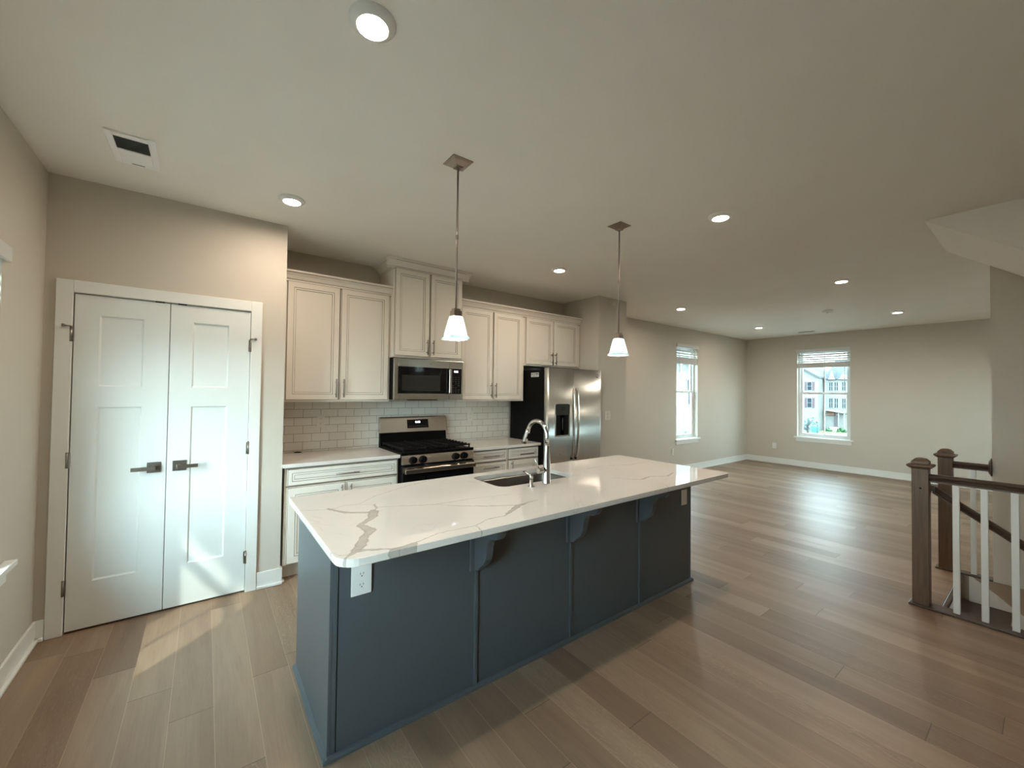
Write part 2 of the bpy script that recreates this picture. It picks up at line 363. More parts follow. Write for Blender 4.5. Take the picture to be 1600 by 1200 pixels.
def quartz(name, L, veins=True):
    m = mat(name, (0.72, 0.69, 0.65), 0.045, spec=0.5); g = NG(m); x, y, z, P = g.xyz()
    nz = g.noise(P, 2.2, 4); base = g.mix(g.sstep(nz, 0.35, 0.75), (0.735, 0.70, 0.66), (0.69, 0.665, 0.63))
    wx = g.math('MULTIPLY_ADD', g.math('SUBTRACT', g.noise(P, 34.0, 3), 0.5), 0.020, x)
    P2 = g.n('VectorMath', operation='ADD'); g.put(P2.inputs[0], P); P2.inputs[1].default_value = (5.2, 3.1, 0)
    wy = g.math('MULTIPLY_ADD', g.math('SUBTRACT', g.noise(P2.outputs[0], 34.0, 3), 0.5), 0.020, y)
    tot = None; edg = None
    def curve(pts, src):
        lo = min(p[0] for p in pts); hi = max(p[0] for p in pts); a = min(p[1] for p in pts); b = max(p[1] for p in pts)
        if b - a < 1e-5: b = a + 1e-5
        t = g.math('DIVIDE', g.math('SUBTRACT', src, lo), hi - lo)
        c = g.n('FloatCurve'); cv = c.mapping.curves[0]; P_ = sorted(((p[0] - lo) / (hi - lo), (p[1] - a) / (b - a)) for p in pts)
        while len(cv.points) < len(P_): cv.points.new(0.5, 0.5)
        for i, q in enumerate(P_): cv.points[i].location = q
        for q in cv.points: q.handle_type = 'VECTOR'
        c.mapping.update(); g.put(c.inputs['Value'], t)
        return g.math('MULTIPLY_ADD', c.outputs[0], b - a, a), t
    if veins:
        for (lst, along, across, oa, oc) in ((VX, wx, wy, L[0], L[1]), (VY, wy, wx, L[1], L[0])):
            for pts, wd in lst:
                P_ = [(p[0] - oa, p[1] - oc) for p in pts]
                f, t = curve(P_, along); hw, _ = curve([(p[0], k) for p, k in zip(P_, wd)], along)
                d = g.math('DIVIDE', g.math('ABSOLUTE', g.math('SUBTRACT', across, f)), hw)
                e = g.math('SUBTRACT', 1.0, g.sstep(d, 0.75, 1.25))
                ins = g.math('MULTIPLY', g.math('GREATER_THAN', t, 0.0), g.math('LESS_THAN', t, 1.0)); e = g.math('MULTIPLY', e, ins)
                tot = e if tot is None else g.math('MAXIMUM', tot, e)
                q_ = g.math('MULTIPLY', e, g.sstep(d, 0.55, 0.95)); edg = q_ if edg is None else g.math('MAXIMUM', edg, q_)
    w2 = g.math('ABSOLUTE', g.math('SUBTRACT', g.noise(P, 1.7, 3, 0.5, 1.2), 0.5))
    faint = g.math('MULTIPLY', g.math('SUBTRACT', 1.0, g.sstep(w2, 0.0, 0.006)), 0.22)
    tot = faint if tot is None else g.math('MAXIMUM', tot, faint)
    vc = g.mix(g.noise(P, 26.0, 3), (0.36, 0.335, 0.295), (0.52, 0.49, 0.445))
    if edg is not None: vc = g.mix(g.math('MULTIPLY', edg, 0.8), vc, (0.24, 0.215, 0.185))
    g.out('Base Color', g.mix(g.math('MULTIPLY', tot, 0.85), base, vc)); return m

# ------------------------------------------------------------------ room shell
XL, XF, YB, YL, YF = -2.22, 8.664, 0.0, 0.08, -6.6
PY, PX = -0.631, -0.95
ST = 'structure'
f = MB()
f.box(-2.5, 2.76, YF - 0.15, 0.25, -0.25, 0); f.box(2.76, 3.72, -3.742, 0.25, -0.25, 0); f.box(3.72, 9.0, YF - 0.15, 0.25, -0.25, 0)
build('floor', f, M['floor'], kind=ST, loc=(0, 0, 0))
c = MB(); c.box(-2.5, 9.0, YF - 0.15, 0.25, H, H + 0.2); build('ceiling', c, M['ceil'], kind=ST, loc=(0, 0, 0))

def wall_with_holes(name, plane, a0, a1, t0, t1, holes, z0=0.0, z1=H):
    # plane 'x': wall spans y a0..a1 and x t0..t1; plane 'y': spans x a0..a1 and y t0..t1; holes (b0,b1,zlo,zhi) sorted
    mb = MB()
    def bx(p, q, lo, hi):
        if q - p > 1e-4 and hi - lo > 1e-4:
            mb.box(t0, t1, p, q, lo, hi) if plane == 'x' else mb.box(p, q, t0, t1, lo, hi)
    cur = a0
    for (b0, b1, lo, hi) in sorted(holes):
        bx(cur, b0, z0, z1); bx(b0, b1, z0, lo); bx(b0, b1, hi, z1); cur = b1
    bx(cur, a1, z0, z1)
    return build(name, mb, M['wall'], kind=ST, loc=(0, 0, 0))
WL1 = (-2.02, -1.255, 0.63, 2.145); WL2 = (-3.95, -3.33, 0.63, 2.13)
W1 = (5.73, 6.50, 0.63, 2.45); W2 = (-1.845, -0.945, 0.63, 2.455)
WF = (5.6, 6.6, 0.9, 2.2)
wall_with_holes('wall_left', 'x', YF - 0.15, PY + 0.1, XL - 0.15, XL, [WL1, WL2])
wall_with_holes('wall_back', 'y', PX - 0.1, 2.66, YB, YB + 0.15, [])
wall_with_holes('wall_living', 'y', 3.24, XF + 0.15, YL, YL + 0.15, [W1])
wall_with_holes('wall_far', 'x', YF - 0.15, YL, XF, XF + 0.15, [W2])
wall_with_holes('wall_front', 'y', XL, XF, YF - 0.15, YF, [WF])
pd = MB()
pd.box(XL, -2.096, PY, PY + 0.1, 0, H); pd.box(-1.175, PX, PY, PY + 0.1, 0, H); pd.box(-2.096, -1.175, PY, PY + 0.1, 2.076, H)
pd.box(PX - 0.1, PX, PY + 0.1, YB, 0, H)
build('wall_pantry', pd, M['wall'], kind=ST, loc=(0, 0, 0))
pb = MB(); pb.box(-2.1, -1.17, PY + 0.06, PY + 0.09, 0, 2.08); build('pantry_shade_sheet', pb, M['gap_shade'], kind=ST)  # near-black sheet painted as the shade behind the closed doors
fr = MB(); fr.box(2.66, 3.24, -0.66, 0.23, 0, H); build('wall_fridge', fr, M['wall'], kind=ST)
# stair wall and the sloped underside of the upper flight
sw = MB(); sw.box(3.73, 3.85, YF, -3.93, 0, H); sw.box(3.73, 3.85, YF, -3.742, -2.2, -0.252)
sw.box(3.722, 3.73, YF, -3.742, -2.2, -0.0)
build('wall_stair', sw, M['wall'], kind=ST, loc=(0, 0, 0))
sf = MB(); sf.prism([(-3.683, H - 0.002), (YF, H - 0.002), (YF, H - 0.76 * (-3.683 - YF))], 'x', 2.713, 3.729); build('wall_soffit', sf, M['ceil'], kind=ST, loc=(0, 0, 0))
ws = MB(); ws.box(2.70, 2.758, YF, -3.742, -2.2, -0.252); ws.box(2.70, 3.73, YF - 0.1, YF, -2.2, -0.252); build('wall_stairwell', ws, M['wall'], kind=ST, loc=(0, 0, 0))
# baseboards: tall board plus shoe
def baseboard(name, p, q, nx, ny, h=0.122):
    mb = MB(); (x0, y0), (x1, y1) = p, q
    for (t, z1) in ((0.014, h), (0.030, 0.020)):
        mb.box(min(x0, x1, x0 + nx * t, x1 + nx * t), max(x0, x1, x0 + nx * t, x1 + nx * t), min(y0, y1, y0 + ny * t, y1 + ny * t), max(y0, y1, y0 + ny * t, y1 + ny * t), 0.001, z1)
    return build(name, mb, M['trim'], kind=ST, bevel=0.004, loc=(0, 0, 0))
baseboard('baseboard_left', (XL, YF), (XL, PY), 1, 0)
baseboard('baseboard_pantry_corner', (XL, PY), (-2.172, PY), 0, -1)
baseboard('baseboard_pantry', (-1.106, PY), (PX + 0.014, PY), 0, -1)
baseboard('baseboard_pantry_side', (PX, PY - 0.01), (PX, -0.60), 1, 0)
baseboard('baseboard_fridge', (2.66, -0.66), (3.254, -0.66), 0, -1)
baseboard('baseboard_fridge_side', (3.24, -0.674), (3.24, YL), 1, 0)
baseboard('baseboard_living', (3.24, YL), (XF, YL), 0, -1)
baseboard('baseboard_far', (XF, YL), (XF, YF), -1, 0)
baseboard('baseboard_stair', (3.85, YF), (3.85, -3.93), 1, 0)

# ------------------------------------------------------------------ pantry double door
cs = MB(); cy0, cy1 = PY - 0.018, PY
cs.box(-2.170, -2.096, cy0, cy1, 0.0, 2.152); cs.box(-1.178, -1.107, cy0, cy1, 0.0, 2.152); cs.box(-2.096, -1.178, cy0, cy1, 2.078, 2.152)
build('trim_1', cs, M['trim'], kind=ST, bevel=0.003)
def leaf(name, x0, x1, panels, rose, lever, hinge_x, hz, label):
    t = thing(name, label, 'door', ((x0 + x1) / 2, PY, 0.0), group='pantry door leaves', kind=ST)
    yf, yp = PY - 0.004, PY + 0.006
    mb = MB(); z0, z1 = 0.014, 2.071
    px0, px1 = panels[0][0], panels[0][1]
    mb.box(x0, px0, yf, PY + 0.03, z0, z1); mb.box(px1, x1, yf, PY + 0.03, z0, z1)
    zz = [z0] + [k for p in sorted(panels, key=lambda q: q[2]) for k in (p[2], p[3])] + [z1]
    for i in range(0, len(zz), 2): mb.box(px0, px1, yf, PY + 0.03, zz[i], zz[i + 1])
    for (a, b, lo, hi) in panels: mb.panel(a, b, lo, hi, PY + 0.03, [(0.0, yf, 0), (0.009, yp, 0), (0.02, yp, 0)])
    build('door_leaf', mb, M['door'], t)
    h = MB(); rx0, rx1 = rose; h.box(rx0, rx1, yf - 0.009, yf, 0.935, 1.005); hd = build('door_handle', h, M['nickel'], t, bevel=0.002, label='satin nickel lever handle')
    l = MB(); s = 1 if lever > rx0 else -1; cx = (rx0 + rx1) / 2
    l.lathe((cx, yf - 0.052, 0.968), [(0.011, 0), (0.011, 0.045)], 16, axis='y')
    l.box(cx - s * 0.014, lever, yf - 0.056, yf - 0.044, 0.957, 0.981)
    build('lever', l, M['nickel'], hd, bevel=0.002)
    for i, z in enumerate(hz):
        k = MB(); k.lathe((hinge_x, yf - 0.011, z), [(0.0065, -0.045), (0.0065, 0.045)], 10); k.box(hinge_x - 0.012, hinge_x + 0.012, yf - 0.006, yf, z - 0.044, z + 0.044)
        k.lathe((hinge_x, yf - 0.011, z), [(0.008, 0.045), (0.004, 0.052)], 10)
        hg = build('hinge', k, M['nickel'], t)
        if i == 2:
            d = MB(); sg = -1 if hinge_x < -1.6 else 1
            d.tube([(hinge_x, yf - 0.012, z + 0.05), (hinge_x + sg * 0.03, yf - 0.028, z + 0.05)], 0.004, 8); d.lathe((hinge_x + sg * 0.03, yf - 0.028, z + 0.05), [(0.008, -0.008), (0.008, 0.008)], 10)
            build('hinge_stop', d, M['nickel'], hg)
    return t
d1 = leaf('door_1', -2.0905, -1.6420, [(-1.980, -1.772, 0.295, 1.374), (-1.980, -1.772, 1.503, 1.950)], (-1.738, -1.667), -1.812, -2.101, (0.28, 1.05, 1.82), 'left white two-panel pantry door leaf with lever pointing left')
d2 = leaf('door_2', -1.6380, -1.1805, [(-1.518, -1.311, 0.292, 1.373), (-1.518, -1.311, 1.503, 1.957)], (-1.608, -1.533), -1.470, -1.178, (0.256, 1.06, 1.82), 'right white two-panel pantry door leaf with lever pointing right')
for px_ in (-1.695, -1.578):
    k = MB(); k.box(px_ - 0.024, px_ + 0.024, PY - 0.006, PY + 0.004, 2.070, 2.080); build('ball_catch', k, M['black_matte'], d1 if px_ < -1.64 else d2)

# ------------------------------------------------------------------ windows with blinds
def window(name, plane, face, out, b0, b1, lo, hi, horn=0.05):
    # face: inner wall plane, out: +1/-1 direction to the outside, b0..b1 along the wall
    def bx(mb, p, q, d0, d1, z0, z1, m=0):
        t0, t1 = face + out * d0, face + out * d1
        mb.box(t0, t1, p, q, z0, z1, m) if plane == 'x' else mb.box(p, q, t0, t1, z0, z1, m)
    mid = (b0 + b1) / 2; L = (face, mid, lo) if plane == 'x' else (mid, face, lo)
    t = thing(name, None, None, L, kind=ST)
    fr = MB(); w_ = 0.035
    bx(fr, b0, b0 + w_, 0.075, 0.145, lo, hi); bx(fr, b1 - w_, b1, 0.075, 0.145, lo, hi); bx(fr, b0 + w_, b1 - w_, 0.075, 0.145, hi - w_, hi); bx(fr, b0 + w_, b1 - w_, 0.075, 0.145, lo, lo + w_)
    build('window_frame', fr, M['vinyl'], t, bevel=0.003)
    zm = lo + (hi - lo) * 0.505; s = 0.042
    for (nm, z0, z1, d) in (('upper_sash', zm - 0.02, hi - w_, 0.112), ('lower_sash', lo + w_, zm + 0.02, 0.084)):
        a, b = b0 + w_, b1 - w_; sb = MB()
        bx(sb, a, a + s, d, d + 0.028, z0, z1); bx(sb, b - s, b, d, d + 0.028, z0, z1); bx(sb, a + s, b - s, d, d + 0.028, z0, z0 + s); bx(sb, a + s, b - s, d, d + 0.028, z1 - s, z1)
        so_ = build(nm, sb, M['vinyl'], t, bevel=0.003)
        mu = MB(); bx(mu, mid - 0.010, mid + 0.010, d + 0.006, d + 0.022, z0 + s, z1 - s); build('muntin', mu, M['vinyl'], so_)
        pn = MB(); bx(pn, a + s, b - s, d + 0.012, d + 0.016, z0 + s, z1 - s); build('pane', pn, M['pane'], so_)
    st = MB(); bx(st, b0 - horn, b1 + horn, -0.045, 0.0, lo - 0.028, lo); bx(st, b0 + 0.001, b1 - 0.001, 0.0, 0.075, lo - 0.0, lo + 0.006)
    build('window_sill', st, M['trim'], t, bevel=0.004)
    ap = MB(); bx(ap, b0 - horn + 0.03, b1 + horn - 0.03, -0.016, 0.0, lo - 0.095, lo - 0.028); build('window_apron', ap, M['trim'], t, bevel=0.003)
    return t
def blind(label, plane, face, out, b0, b1, hi, drop, n_open, pitch, valance_up=0.022, over=0.008):
    def bx(mb, p, q, d0, d1, z0, z1, m=0):
        t0, t1 = face + out * d0, face + out * d1
        mb.box(t0, t1, p, q, z0, z1, m) if plane == 'x' else mb.box(p, q, t0, t1, z0, z1, m)
    mid = (b0 + b1) / 2; L = (face + out * 0.03, mid, hi - drop) if plane == 'x' else (mid, face + out * 0.03, hi - drop)
    t = thing('window_blind', label, 'blind', L, group='raised window blinds')
    v = MB(); bx(v, b0 - over, b1 + over, -0.022, -0.008, hi - 0.050, hi + valance_up); bx(v, b0 + 0.005, b1 - 0.005, -0.008, 0.045, hi - 0.045, hi - 0.002); build('headrail', v, M['blind'], t, bevel=0.003)
    z = hi - 0.060; a, b = b0 + 0.012, b1 - 0.012
    for i in range(n_open):
        z -= pitch; sl = MB()
        q_ = [(0.016, z - 0.018), (0.040, z + 0.014), (0.042, z + 0.018), (0.018, z - 0.014)]
        q_ = [(face + out * d, zz) for d, zz in q_]
        sl.prism(q_, 'y' if plane == 'x' else 'x', a, b); build('slat', sl, M['blind'], t)
    zb = hi - drop; n = 16; zt = z - pitch * 0.6; step = (zt - zb - 0.02) / n
    for i in range(n):
        zz = zb + 0.02 + i * step; sl = MB(); bx(sl, a, b, 0.003 + random.random() * 0.003, 0.052, zz, zz + step * 0.92); build('slat', sl, M['blind'], t)
    br = MB(); bx(br, a, b, 0.004, 0.052, zb, zb + 0.018); build('bottom_rail', br, M['blind'], t, bevel=0.002)
    for q in (b0 + (b1 - b0) * 0.2, b0 + (b1 - b0) * 0.8):
        k = MB(); bx(k, q - 0.002, q + 0.002, 0.026, 0.030, zb + 0.018, hi - 0.045); build('lift_cord', k, M['blind'], t)
    wd = MB(); q = b0 + 0.09; p0 = (face + out * -0.012, q, hi - 0.06) if plane == 'x' else (q, face + out * -0.012, hi - 0.06)
    wd.tube([p0, (p0[0], p0[1], hi - 0.75)], 0.004, 8); build('tilt_wand', wd, M['blind'], t)
    return t
window('window_1', 'y', YL, 1, *W1); blind('white blind raised on the narrow window of the living room side wall', 'y', YL, 1, W1[0], W1[1], W1[3], 0.36, 3, 0.048)
window('window_2', 'x', XF, 1, *W2); blind('white blind raised on the wide window looking onto white houses', 'x', XF, 1, W2[0], W2[1], W2[3], 0.37, 4, 0.045)
window('window_3', 'x', XL, -1, *WL1, horn=0.16); blind('white blind at the left picture edge beside the pantry wall', 'x', XL, -1, WL1[0], WL1[1], WL1[3], 0.36, 3, 0.048, over=0.035)
window('added_window_4', 'x', XL, -1, *WL2)  # added out-of-view window, supplies daylight from the left beside the camera
# added unseen window behind the stair wall, brings daylight into the living room
gd = thing('added_window_5', None, None, (6.1, YF, 0.9), kind=ST)
g_ = MB(); a0, a1 = YF - 0.13, YF - 0.05
for p, q in ((5.60, 5.67), (6.53, 6.60)): g_.box(p, q, a0, a1, 0.9, 2.2)
for lo, hi in ((0.9, 0.98), (1.52, 1.58), (2.12, 2.2)): g_.box(5.67, 6.53, a0, a1, lo, hi)
build('window_frame', g_, M['vinyl'], gd)
g2 = MB(); g2.box(5.67, 6.53, YF - 0.095, YF - 0.087, 0.98, 2.12); build('pane', g2, M['pane'], gd)
k = MB(); k.box(XL - 0.85, XL - 0.151, -6.6, 0.0, 2.55, 2.67); build('added_eave', k, M['trim'], kind=ST)     # added unseen eave, blocks direct sun from the upper left sashes

# ------------------------------------------------------------------ kitchen cabinets
CAB, GLZ = 0, 1
def cab_door(mb, x0, x1, z0, z1, yb, yf, stile=0.048):
    e = 0.0035
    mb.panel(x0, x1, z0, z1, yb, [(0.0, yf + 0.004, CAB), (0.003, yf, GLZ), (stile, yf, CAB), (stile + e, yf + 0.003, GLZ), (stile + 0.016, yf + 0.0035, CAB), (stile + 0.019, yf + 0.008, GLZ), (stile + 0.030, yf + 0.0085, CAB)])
def bar_pull(parent, x, z, y, length, horiz, mat_=None):
    mb = MB(); r = 0.006; h = length / 2; o = y - 0.030
    if horiz:
        mb.tube([(x - h, o, z), (x + h, o, z)], r, 10)
        for k in (-1, 1): mb.tube([(x + k * h * 0.66, y, z), (x + k * h * 0.66, o, z)], r * 0.85, 8)
    else:
        mb.tube([(x, o, z - h), (x, o, z + h)], r, 10)
        for k in (-1, 1): mb.tube([(x, y, z + k * h * 0.66), (x, o, z + k * h * 0.66)], r * 0.85, 8)
    return build('handle', mb, M['nickel'], parent, label='satin nickel bar pull')
CM = [M['cab'], M['glaze']]
def crown_poly(y0, z0, dz, out):
    return [(y0, z0), (y0 - 0.006, z0), (y0 - 0.006, z0 + dz * 0.22), (y0 - 0.014, z0 + dz * 0.25), (y0 - out * 0.45, z0 + dz * 0.55), (y0 - out * 0.72, z0 + dz * 0.72), (y0 - out * 0.75, z0 + dz * 0.80), (y0 - out, z0 + dz * 0.84), (y0 - out, z0 + dz), (y0, z0 + dz)]
def crown(parent, x0, x1, yf, z0, dz, out, ret_l=None, ret_r=None):
    mb = MB(); mb.prism(crown_poly(yf, z0, dz, out), 'y' if False else 'x', x0 - (out if ret_l else 0), x1 + (out if ret_r else 0), CAB)
    if ret_l: mb.prism([(x0 - (yf - p[0]), p[1]) for p in crown_poly(yf, z0, dz, out)], 'y', yf, ret_l, CAB)
    if ret_r: mb.prism([(x1 + (yf - p[0]), p[1]) for p in crown_poly(yf, z0, dz, out)], 'y', yf, ret_r, CAB)
    # glaze lines caught in the profile
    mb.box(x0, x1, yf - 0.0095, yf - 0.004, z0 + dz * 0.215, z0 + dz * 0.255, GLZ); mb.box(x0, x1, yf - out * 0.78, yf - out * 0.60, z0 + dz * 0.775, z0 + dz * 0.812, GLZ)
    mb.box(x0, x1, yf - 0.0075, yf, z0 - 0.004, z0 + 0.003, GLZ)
    return build('crown_moulding', mb, CM, parent)
def wall_cabinet(label, x0, x1, z0, z1, yf, doors, pulls, pull_z, crown_dz, crown_out, rl=None, rr=None, door_z=None, pull_len=0.165):
    t = thing('wall_cabinet', label, 'cabinet', ((x0 + x1) / 2, YB, z0), group='cream wall cabinets over the back counter')
    b = MB(); b.box(x0, x1, yf + 0.02, YB - 0.0005, z0, z1, CAB); build('cabinet_body', b, CM, t, bevel=0.0015)
    dz0, dz1 = door_z
    for (a, c_), hx in zip(doors, pulls):
        d = MB(); cab_door(d, a, c_, dz0, dz1, yf + 0.0185, yf); dd = build('cabinet_door', d, CM, t)
        bar_pull(dd, hx, pull_z, yf, pull_len, False)
    m1 = (doors[0][1] + doors[1][0]) / 2; 
    for p, q in ((m1 - 0.0018, m1 + 0.0018), (doors[0][0] - 0.003, doors[0][0]), (doors[1][1], doors[1][1] + 0.003)):
        gl = MB(); gl.box(p, q, yf + 0.0165, yf + 0.021, dz0, dz1); build('glaze_line', gl, M['glaze'], t)
    crown(t, x0, x1, yf + 0.02, z1 - 0.012, crown_dz, crown_out, rl, rr)
    return t
UY = -0.345
wall_cabinet('tall two-door cream wall cabinet beside the pantry wall, left of the microwave', -0.948, -0.001, 1.392, 2.436, UY, [(-0.900, -0.478), (-0.464, -0.022)], [-0.502, -0.437], 1.515, 0.088, 0.062, door_z=(1.410, 2.424))
wall_cabinet('raised cream wall cabinet above the microwave, crown touching the ceiling', 0.0, 0.762, 1.824, 2.705, -0.415, [(0.012, 0.372), (0.386, 0.750)], [0.346, 0.412], 1.940, 0.088, 0.075, YB - 0.001, YB - 0.001, door_z=(1.845, 2.695), pull_len=0.15)
wall_cabinet('cream wall cabinet between microwave and refrigerator', 0.763, 1.676, 1.392, 2.436, UY, [(0.790, 1.205), (1.219, 1.640)], [1.180, 1.244], 1.515, 0.088, 0.062, door_z=(1.410, 2.424))
wall_cabinet('short cream wall cabinet above the refrigerator', 1.677, 2.655, 1.828, 2.436, UY, [(1.700, 2.146), (2.160, 2.600)], [2.122, 2.184], 1.935, 0.088, 0.062, door_z=(1.846, 2.424), pull_len=0.15)

def base_cabinet(label, x0, x1, fronts):
    t = thing('base_cabinet', label, 'cabinet', ((x0 + x1) / 2, YB, 0), group='cream base cabinets along the back wall')
    b = MB(); b.box(x0, x1, -0.600, YB - 0.001, 0.112, 0.8835, CAB); b.box(x0, x1, -0.53, -0.02, 0.0, 0.112, CAB); build('cabinet_body', b, CM, t, bevel=0.0015)
    for kind, a, c_, z0, z1, pull in fronts:
        d = MB(); cab_door(d, a, c_, z0, z1, -0.6005, -0.620, 0.030 if kind == 'drawer' else 0.055)
        dd = build(kind if kind == 'drawer' else 'cabinet_door', d, CM, t)
        if pull: bar_pull(dd, pull[0], pull[1], -0.620, pull[2], pull[3])
    zs = sorted(set(fr[3] for fr in fronts))
    for lo, hi in ((zs[-1] - 0.014, zs[-1] - 0.003), (0.868, 0.880)): gl = MB(); gl.box(x0 + 0.01, x1 - 0.01, -0.604, -0.599, lo, hi); build('glaze_line', gl, M['glaze'], t)
    return t
base_cabinet('cream base cabinet left of the range, one wide drawer over two doors', -0.930, -0.006, [('drawer', -0.908, -0.020, 0.738, 0.866, (-0.462, 0.797, 0.19, True)), ('door', -0.908, -0.474, 0.125, 0.720, (-0.505, 0.625, 0.16, False)), ('door', -0.460, -0.020, 0.125, 0.720, (-0.430, 0.625, 0.16, False))])
base_cabinet('cream drawer cabinet right beside the range', 0.768, 1.232, [('drawer', 0.782, 1.224, 0.756, 0.872, (1.003, 0.812, 0.20, True)), ('drawer', 0.782, 1.224, 0.595, 0.742, (1.003, 0.690, 0.20, True)), ('drawer', 0.782, 1.224, 0.365, 0.581, (1.003, 0.47, 0.20, True)), ('drawer', 0.782, 1.224, 0.125, 0.351, (1.003, 0.24, 0.20, True))])
base_cabinet('cream base cabinet next to the refrigerator, drawer over a door', 1.234, 1.688, [('drawer', 1.246, 1.678, 0.756, 0.872, (1.490, 0.802, 0.20, True)), ('door', 1.246, 1.678, 0.125, 0.742, (1.285, 0.655, 0.16, False))])
M['quartz_back'] = quartz('white_quartz_back', (0, 0), False)
k = MB(); k.box(-0.949, -0.004, -0.648, YB - 0.0125, 0.884, 0.914); build('countertop', k, M['quartz_back'], label='white quartz counter left of the range', cat='countertop', bevel=0.003)
k = MB(); k.box(0.766, 1.694, -0.648, YB - 0.0125, 0.884, 0.914); build('countertop', k, M['quartz_back'], label='white quartz counter between range and refrigerator', cat='countertop', bevel=0.003)
k = MB(); k.box(PX + 0.0005, 1.694, YB - 0.012, YB - 0.001, 0.914, 1.3915); k.box(0.0, 0.762, YB - 0.012, YB - 0.001, 1.3915, 1.43)
build('wall_backsplash', k, M['tile'], kind=ST, loc=(-5.0 + 0.0, 0, 0.914 - 0.0))
k = MB(); k.tube([(-0.775, -0.035, 0.9185), (-0.750, -0.030, 0.9195), (-0.738, -0.042, 0.919), (-0.715, -0.036, 0.918)], [0.004, 0.0065, 0.006, 0.0035], 8); build('cable_clip', k, M['black_matte'], label='small black clip lying on the left back counter by the tiles', cat='clip')

# ------------------------------------------------------------------ outlets and switches
def outlet(label, x, z, y, plane='y', s=1, mat_='plastic_white', w_=0.072, h_=0.118, faces=2, blank=False, switch=False, group='wall outlets and plates', name='wall_outlet', cat='outlet'):
    # plate on a plane facing -Y (plane y) or facing s*X (plane x)
    loc = (x, y, z - h_ / 2)
    t = thing(name, label, cat, loc, group=group)
    def bx(mb, a0, a1, d0, d1, z0, z1, m=0):
        mb.box(x + a0, x + a1, y - d1, y - d0, z0, z1, m) if plane == 'y' else mb.box(x + s * d0, x + s * d1, y + a0, y + a1, z0, z1, m)
    p = MB(); bx(p, -w_ / 2, w_ / 2, 0, 0.006, z - h_ / 2, z + h_ / 2); build('cover_plate', p, M[mat_], t, bevel=0.002)
    if blank: return t
    if switch:
        p = MB(); bx(p, -0.017, 0.017, 0.006, 0.010, z - 0.033, z + 0.033); build('rocker', p, M[mat_], t, bevel=0.002); return t
    for dz in (0.0225, -0.0225):
        p = MB()
        if plane == 'y': p.lathe((x, y - 0.0085, z + dz), [(0.0172, 0), (0.0172, 0.003)], 20, axis='y')
        else: bx(p, -0.016, 0.016, 0.006, 0.0085, z + dz - 0.014, z + dz + 0.014)
        r = build('receptacle', p, M[mat_], t)
        q = MB(); bx(q, -0.0075, -0.0055, 0.0085, 0.0092, z + dz - 0.001, z + dz + 0.007); bx(q, 0.0055, 0.0075, 0.0085, 0.0092, z + dz - 0.001, z + dz + 0.007); bx(q, -0.0022, 0.0022, 0.0085, 0.0092, z + dz - 0.0095, z + dz - 0.005)
        build('slots', q, M['ink'], r)
    return t
outlet('white duplex outlet on the island front under the counter corner', -0.893, 0.700, -2.4655, w_=0.085, h_=0.131)
outlet('blank white plate at the right end of the island front', 1.615, 0.682, -2.4655, w_=0.075, h_=0.12, blank=True, mat_='plastic_almond', cat='plate')
outlet('pale outlet on the backsplash tiles left of the range', -0.552, 1.200, YB - 0.0125, mat_='plastic_almond')
outlet('pale outlet on the backsplash tiles right of the range', 1.112, 1.208, YB - 0.0125, mat_='plastic_almond')
outlet('white switch plate on the wall beside the refrigerator', 2.848, 1.200, -0.6605, mat_='plastic_almond', name='light_switch', cat='switch', w_=0.115, h_=0.12)
outlet('white outlet low on the side wall under the narrow window', 5.60, 0.411, YL - 0.0005)
outlet('white outlet low on the far wall left of the wide window', XF - 0.0005, 0.386, -0.51, plane='x', s=-1)

# ------------------------------------------------------------------ gas range
rg = thing('gas_range', 'stainless and black freestanding gas range between the back counters', 'range', (0.381, -0.34, 0))
k = MB(); k.box(0.003, 0.759, -0.655, -0.035, 0.02, 0.905); k.box(0.03, 0.73, -0.60, -0.06, 0.0, 0.02); build('range_body', k, M['black'], rg, bevel=0.004)
k = MB(); k.box(0.0, 0.762, -0.672, -0.060, 0.906, 0.926); k.box(0.0, 0.762, -0.672, -0.655, 0.926, 0.932); build('cooktop', k, M['black'], rg, bevel=0.005)
for bx_, by_, br in ((0.17, -0.50, 0.05), (0.17, -0.22, 0.04), (0.592, -0.50, 0.05), (0.592, -0.22, 0.04), (0.381, -0.36, 0.045)):
    k = MB(); k.lathe((bx_, by_, 0.9265), [(br, 0), (br, 0.008), (br * 0.75, 0.012), (br * 0.7, 0.02), (0.01, 0.022)], 20); build('burner', k, M['black_matte'], rg)
for gx0, gx1 in ((0.025, 0.262), (0.268, 0.494), (0.500, 0.737)):
    k = MB(); z0, z1 = 0.9275, 0.964
    for xx in (gx0, gx1 - 0.013): k.box(xx, xx + 0.013, -0.640, -0.085, z1 - 0.013, z1)
    for i in range(9): yy = -0.640 + i * 0.0685; k.box(gx0 + 0.013, gx1 - 0.013, yy, yy + 0.010, z1 - 0.012, z1 - 0.001)
    k.box((gx0 + gx1) / 2 - 0.006, (gx0 + gx1) / 2 + 0.006, -0.640, -0.085, z1 - 0.012, z1 - 0.0005)
    for xx in (gx0, gx1 - 0.013):
        for yy in (-0.640, -0.37, -0.098): k.box(xx, xx + 0.013, yy, yy + 0.013, z0, z1 - 0.012)
        for i in range(9): yy = -0.640 + i * 0.0685; k.box(xx - 0.002, xx + 0.015, yy - 0.002, yy + 0.012, z1 - 0.010, z1 + 0.006)
    build('grate', k, M['black_matte'], rg, bevel=0.002)
k = MB(); k.prism([(-0.656, 0.906), (-0.668, 0.904), (-0.690, 0.822), (-0.656, 0.822)], 'x', 0.0, 0.762); cp = build('control_panel', k, M['steel'], rg, bevel=0.003)
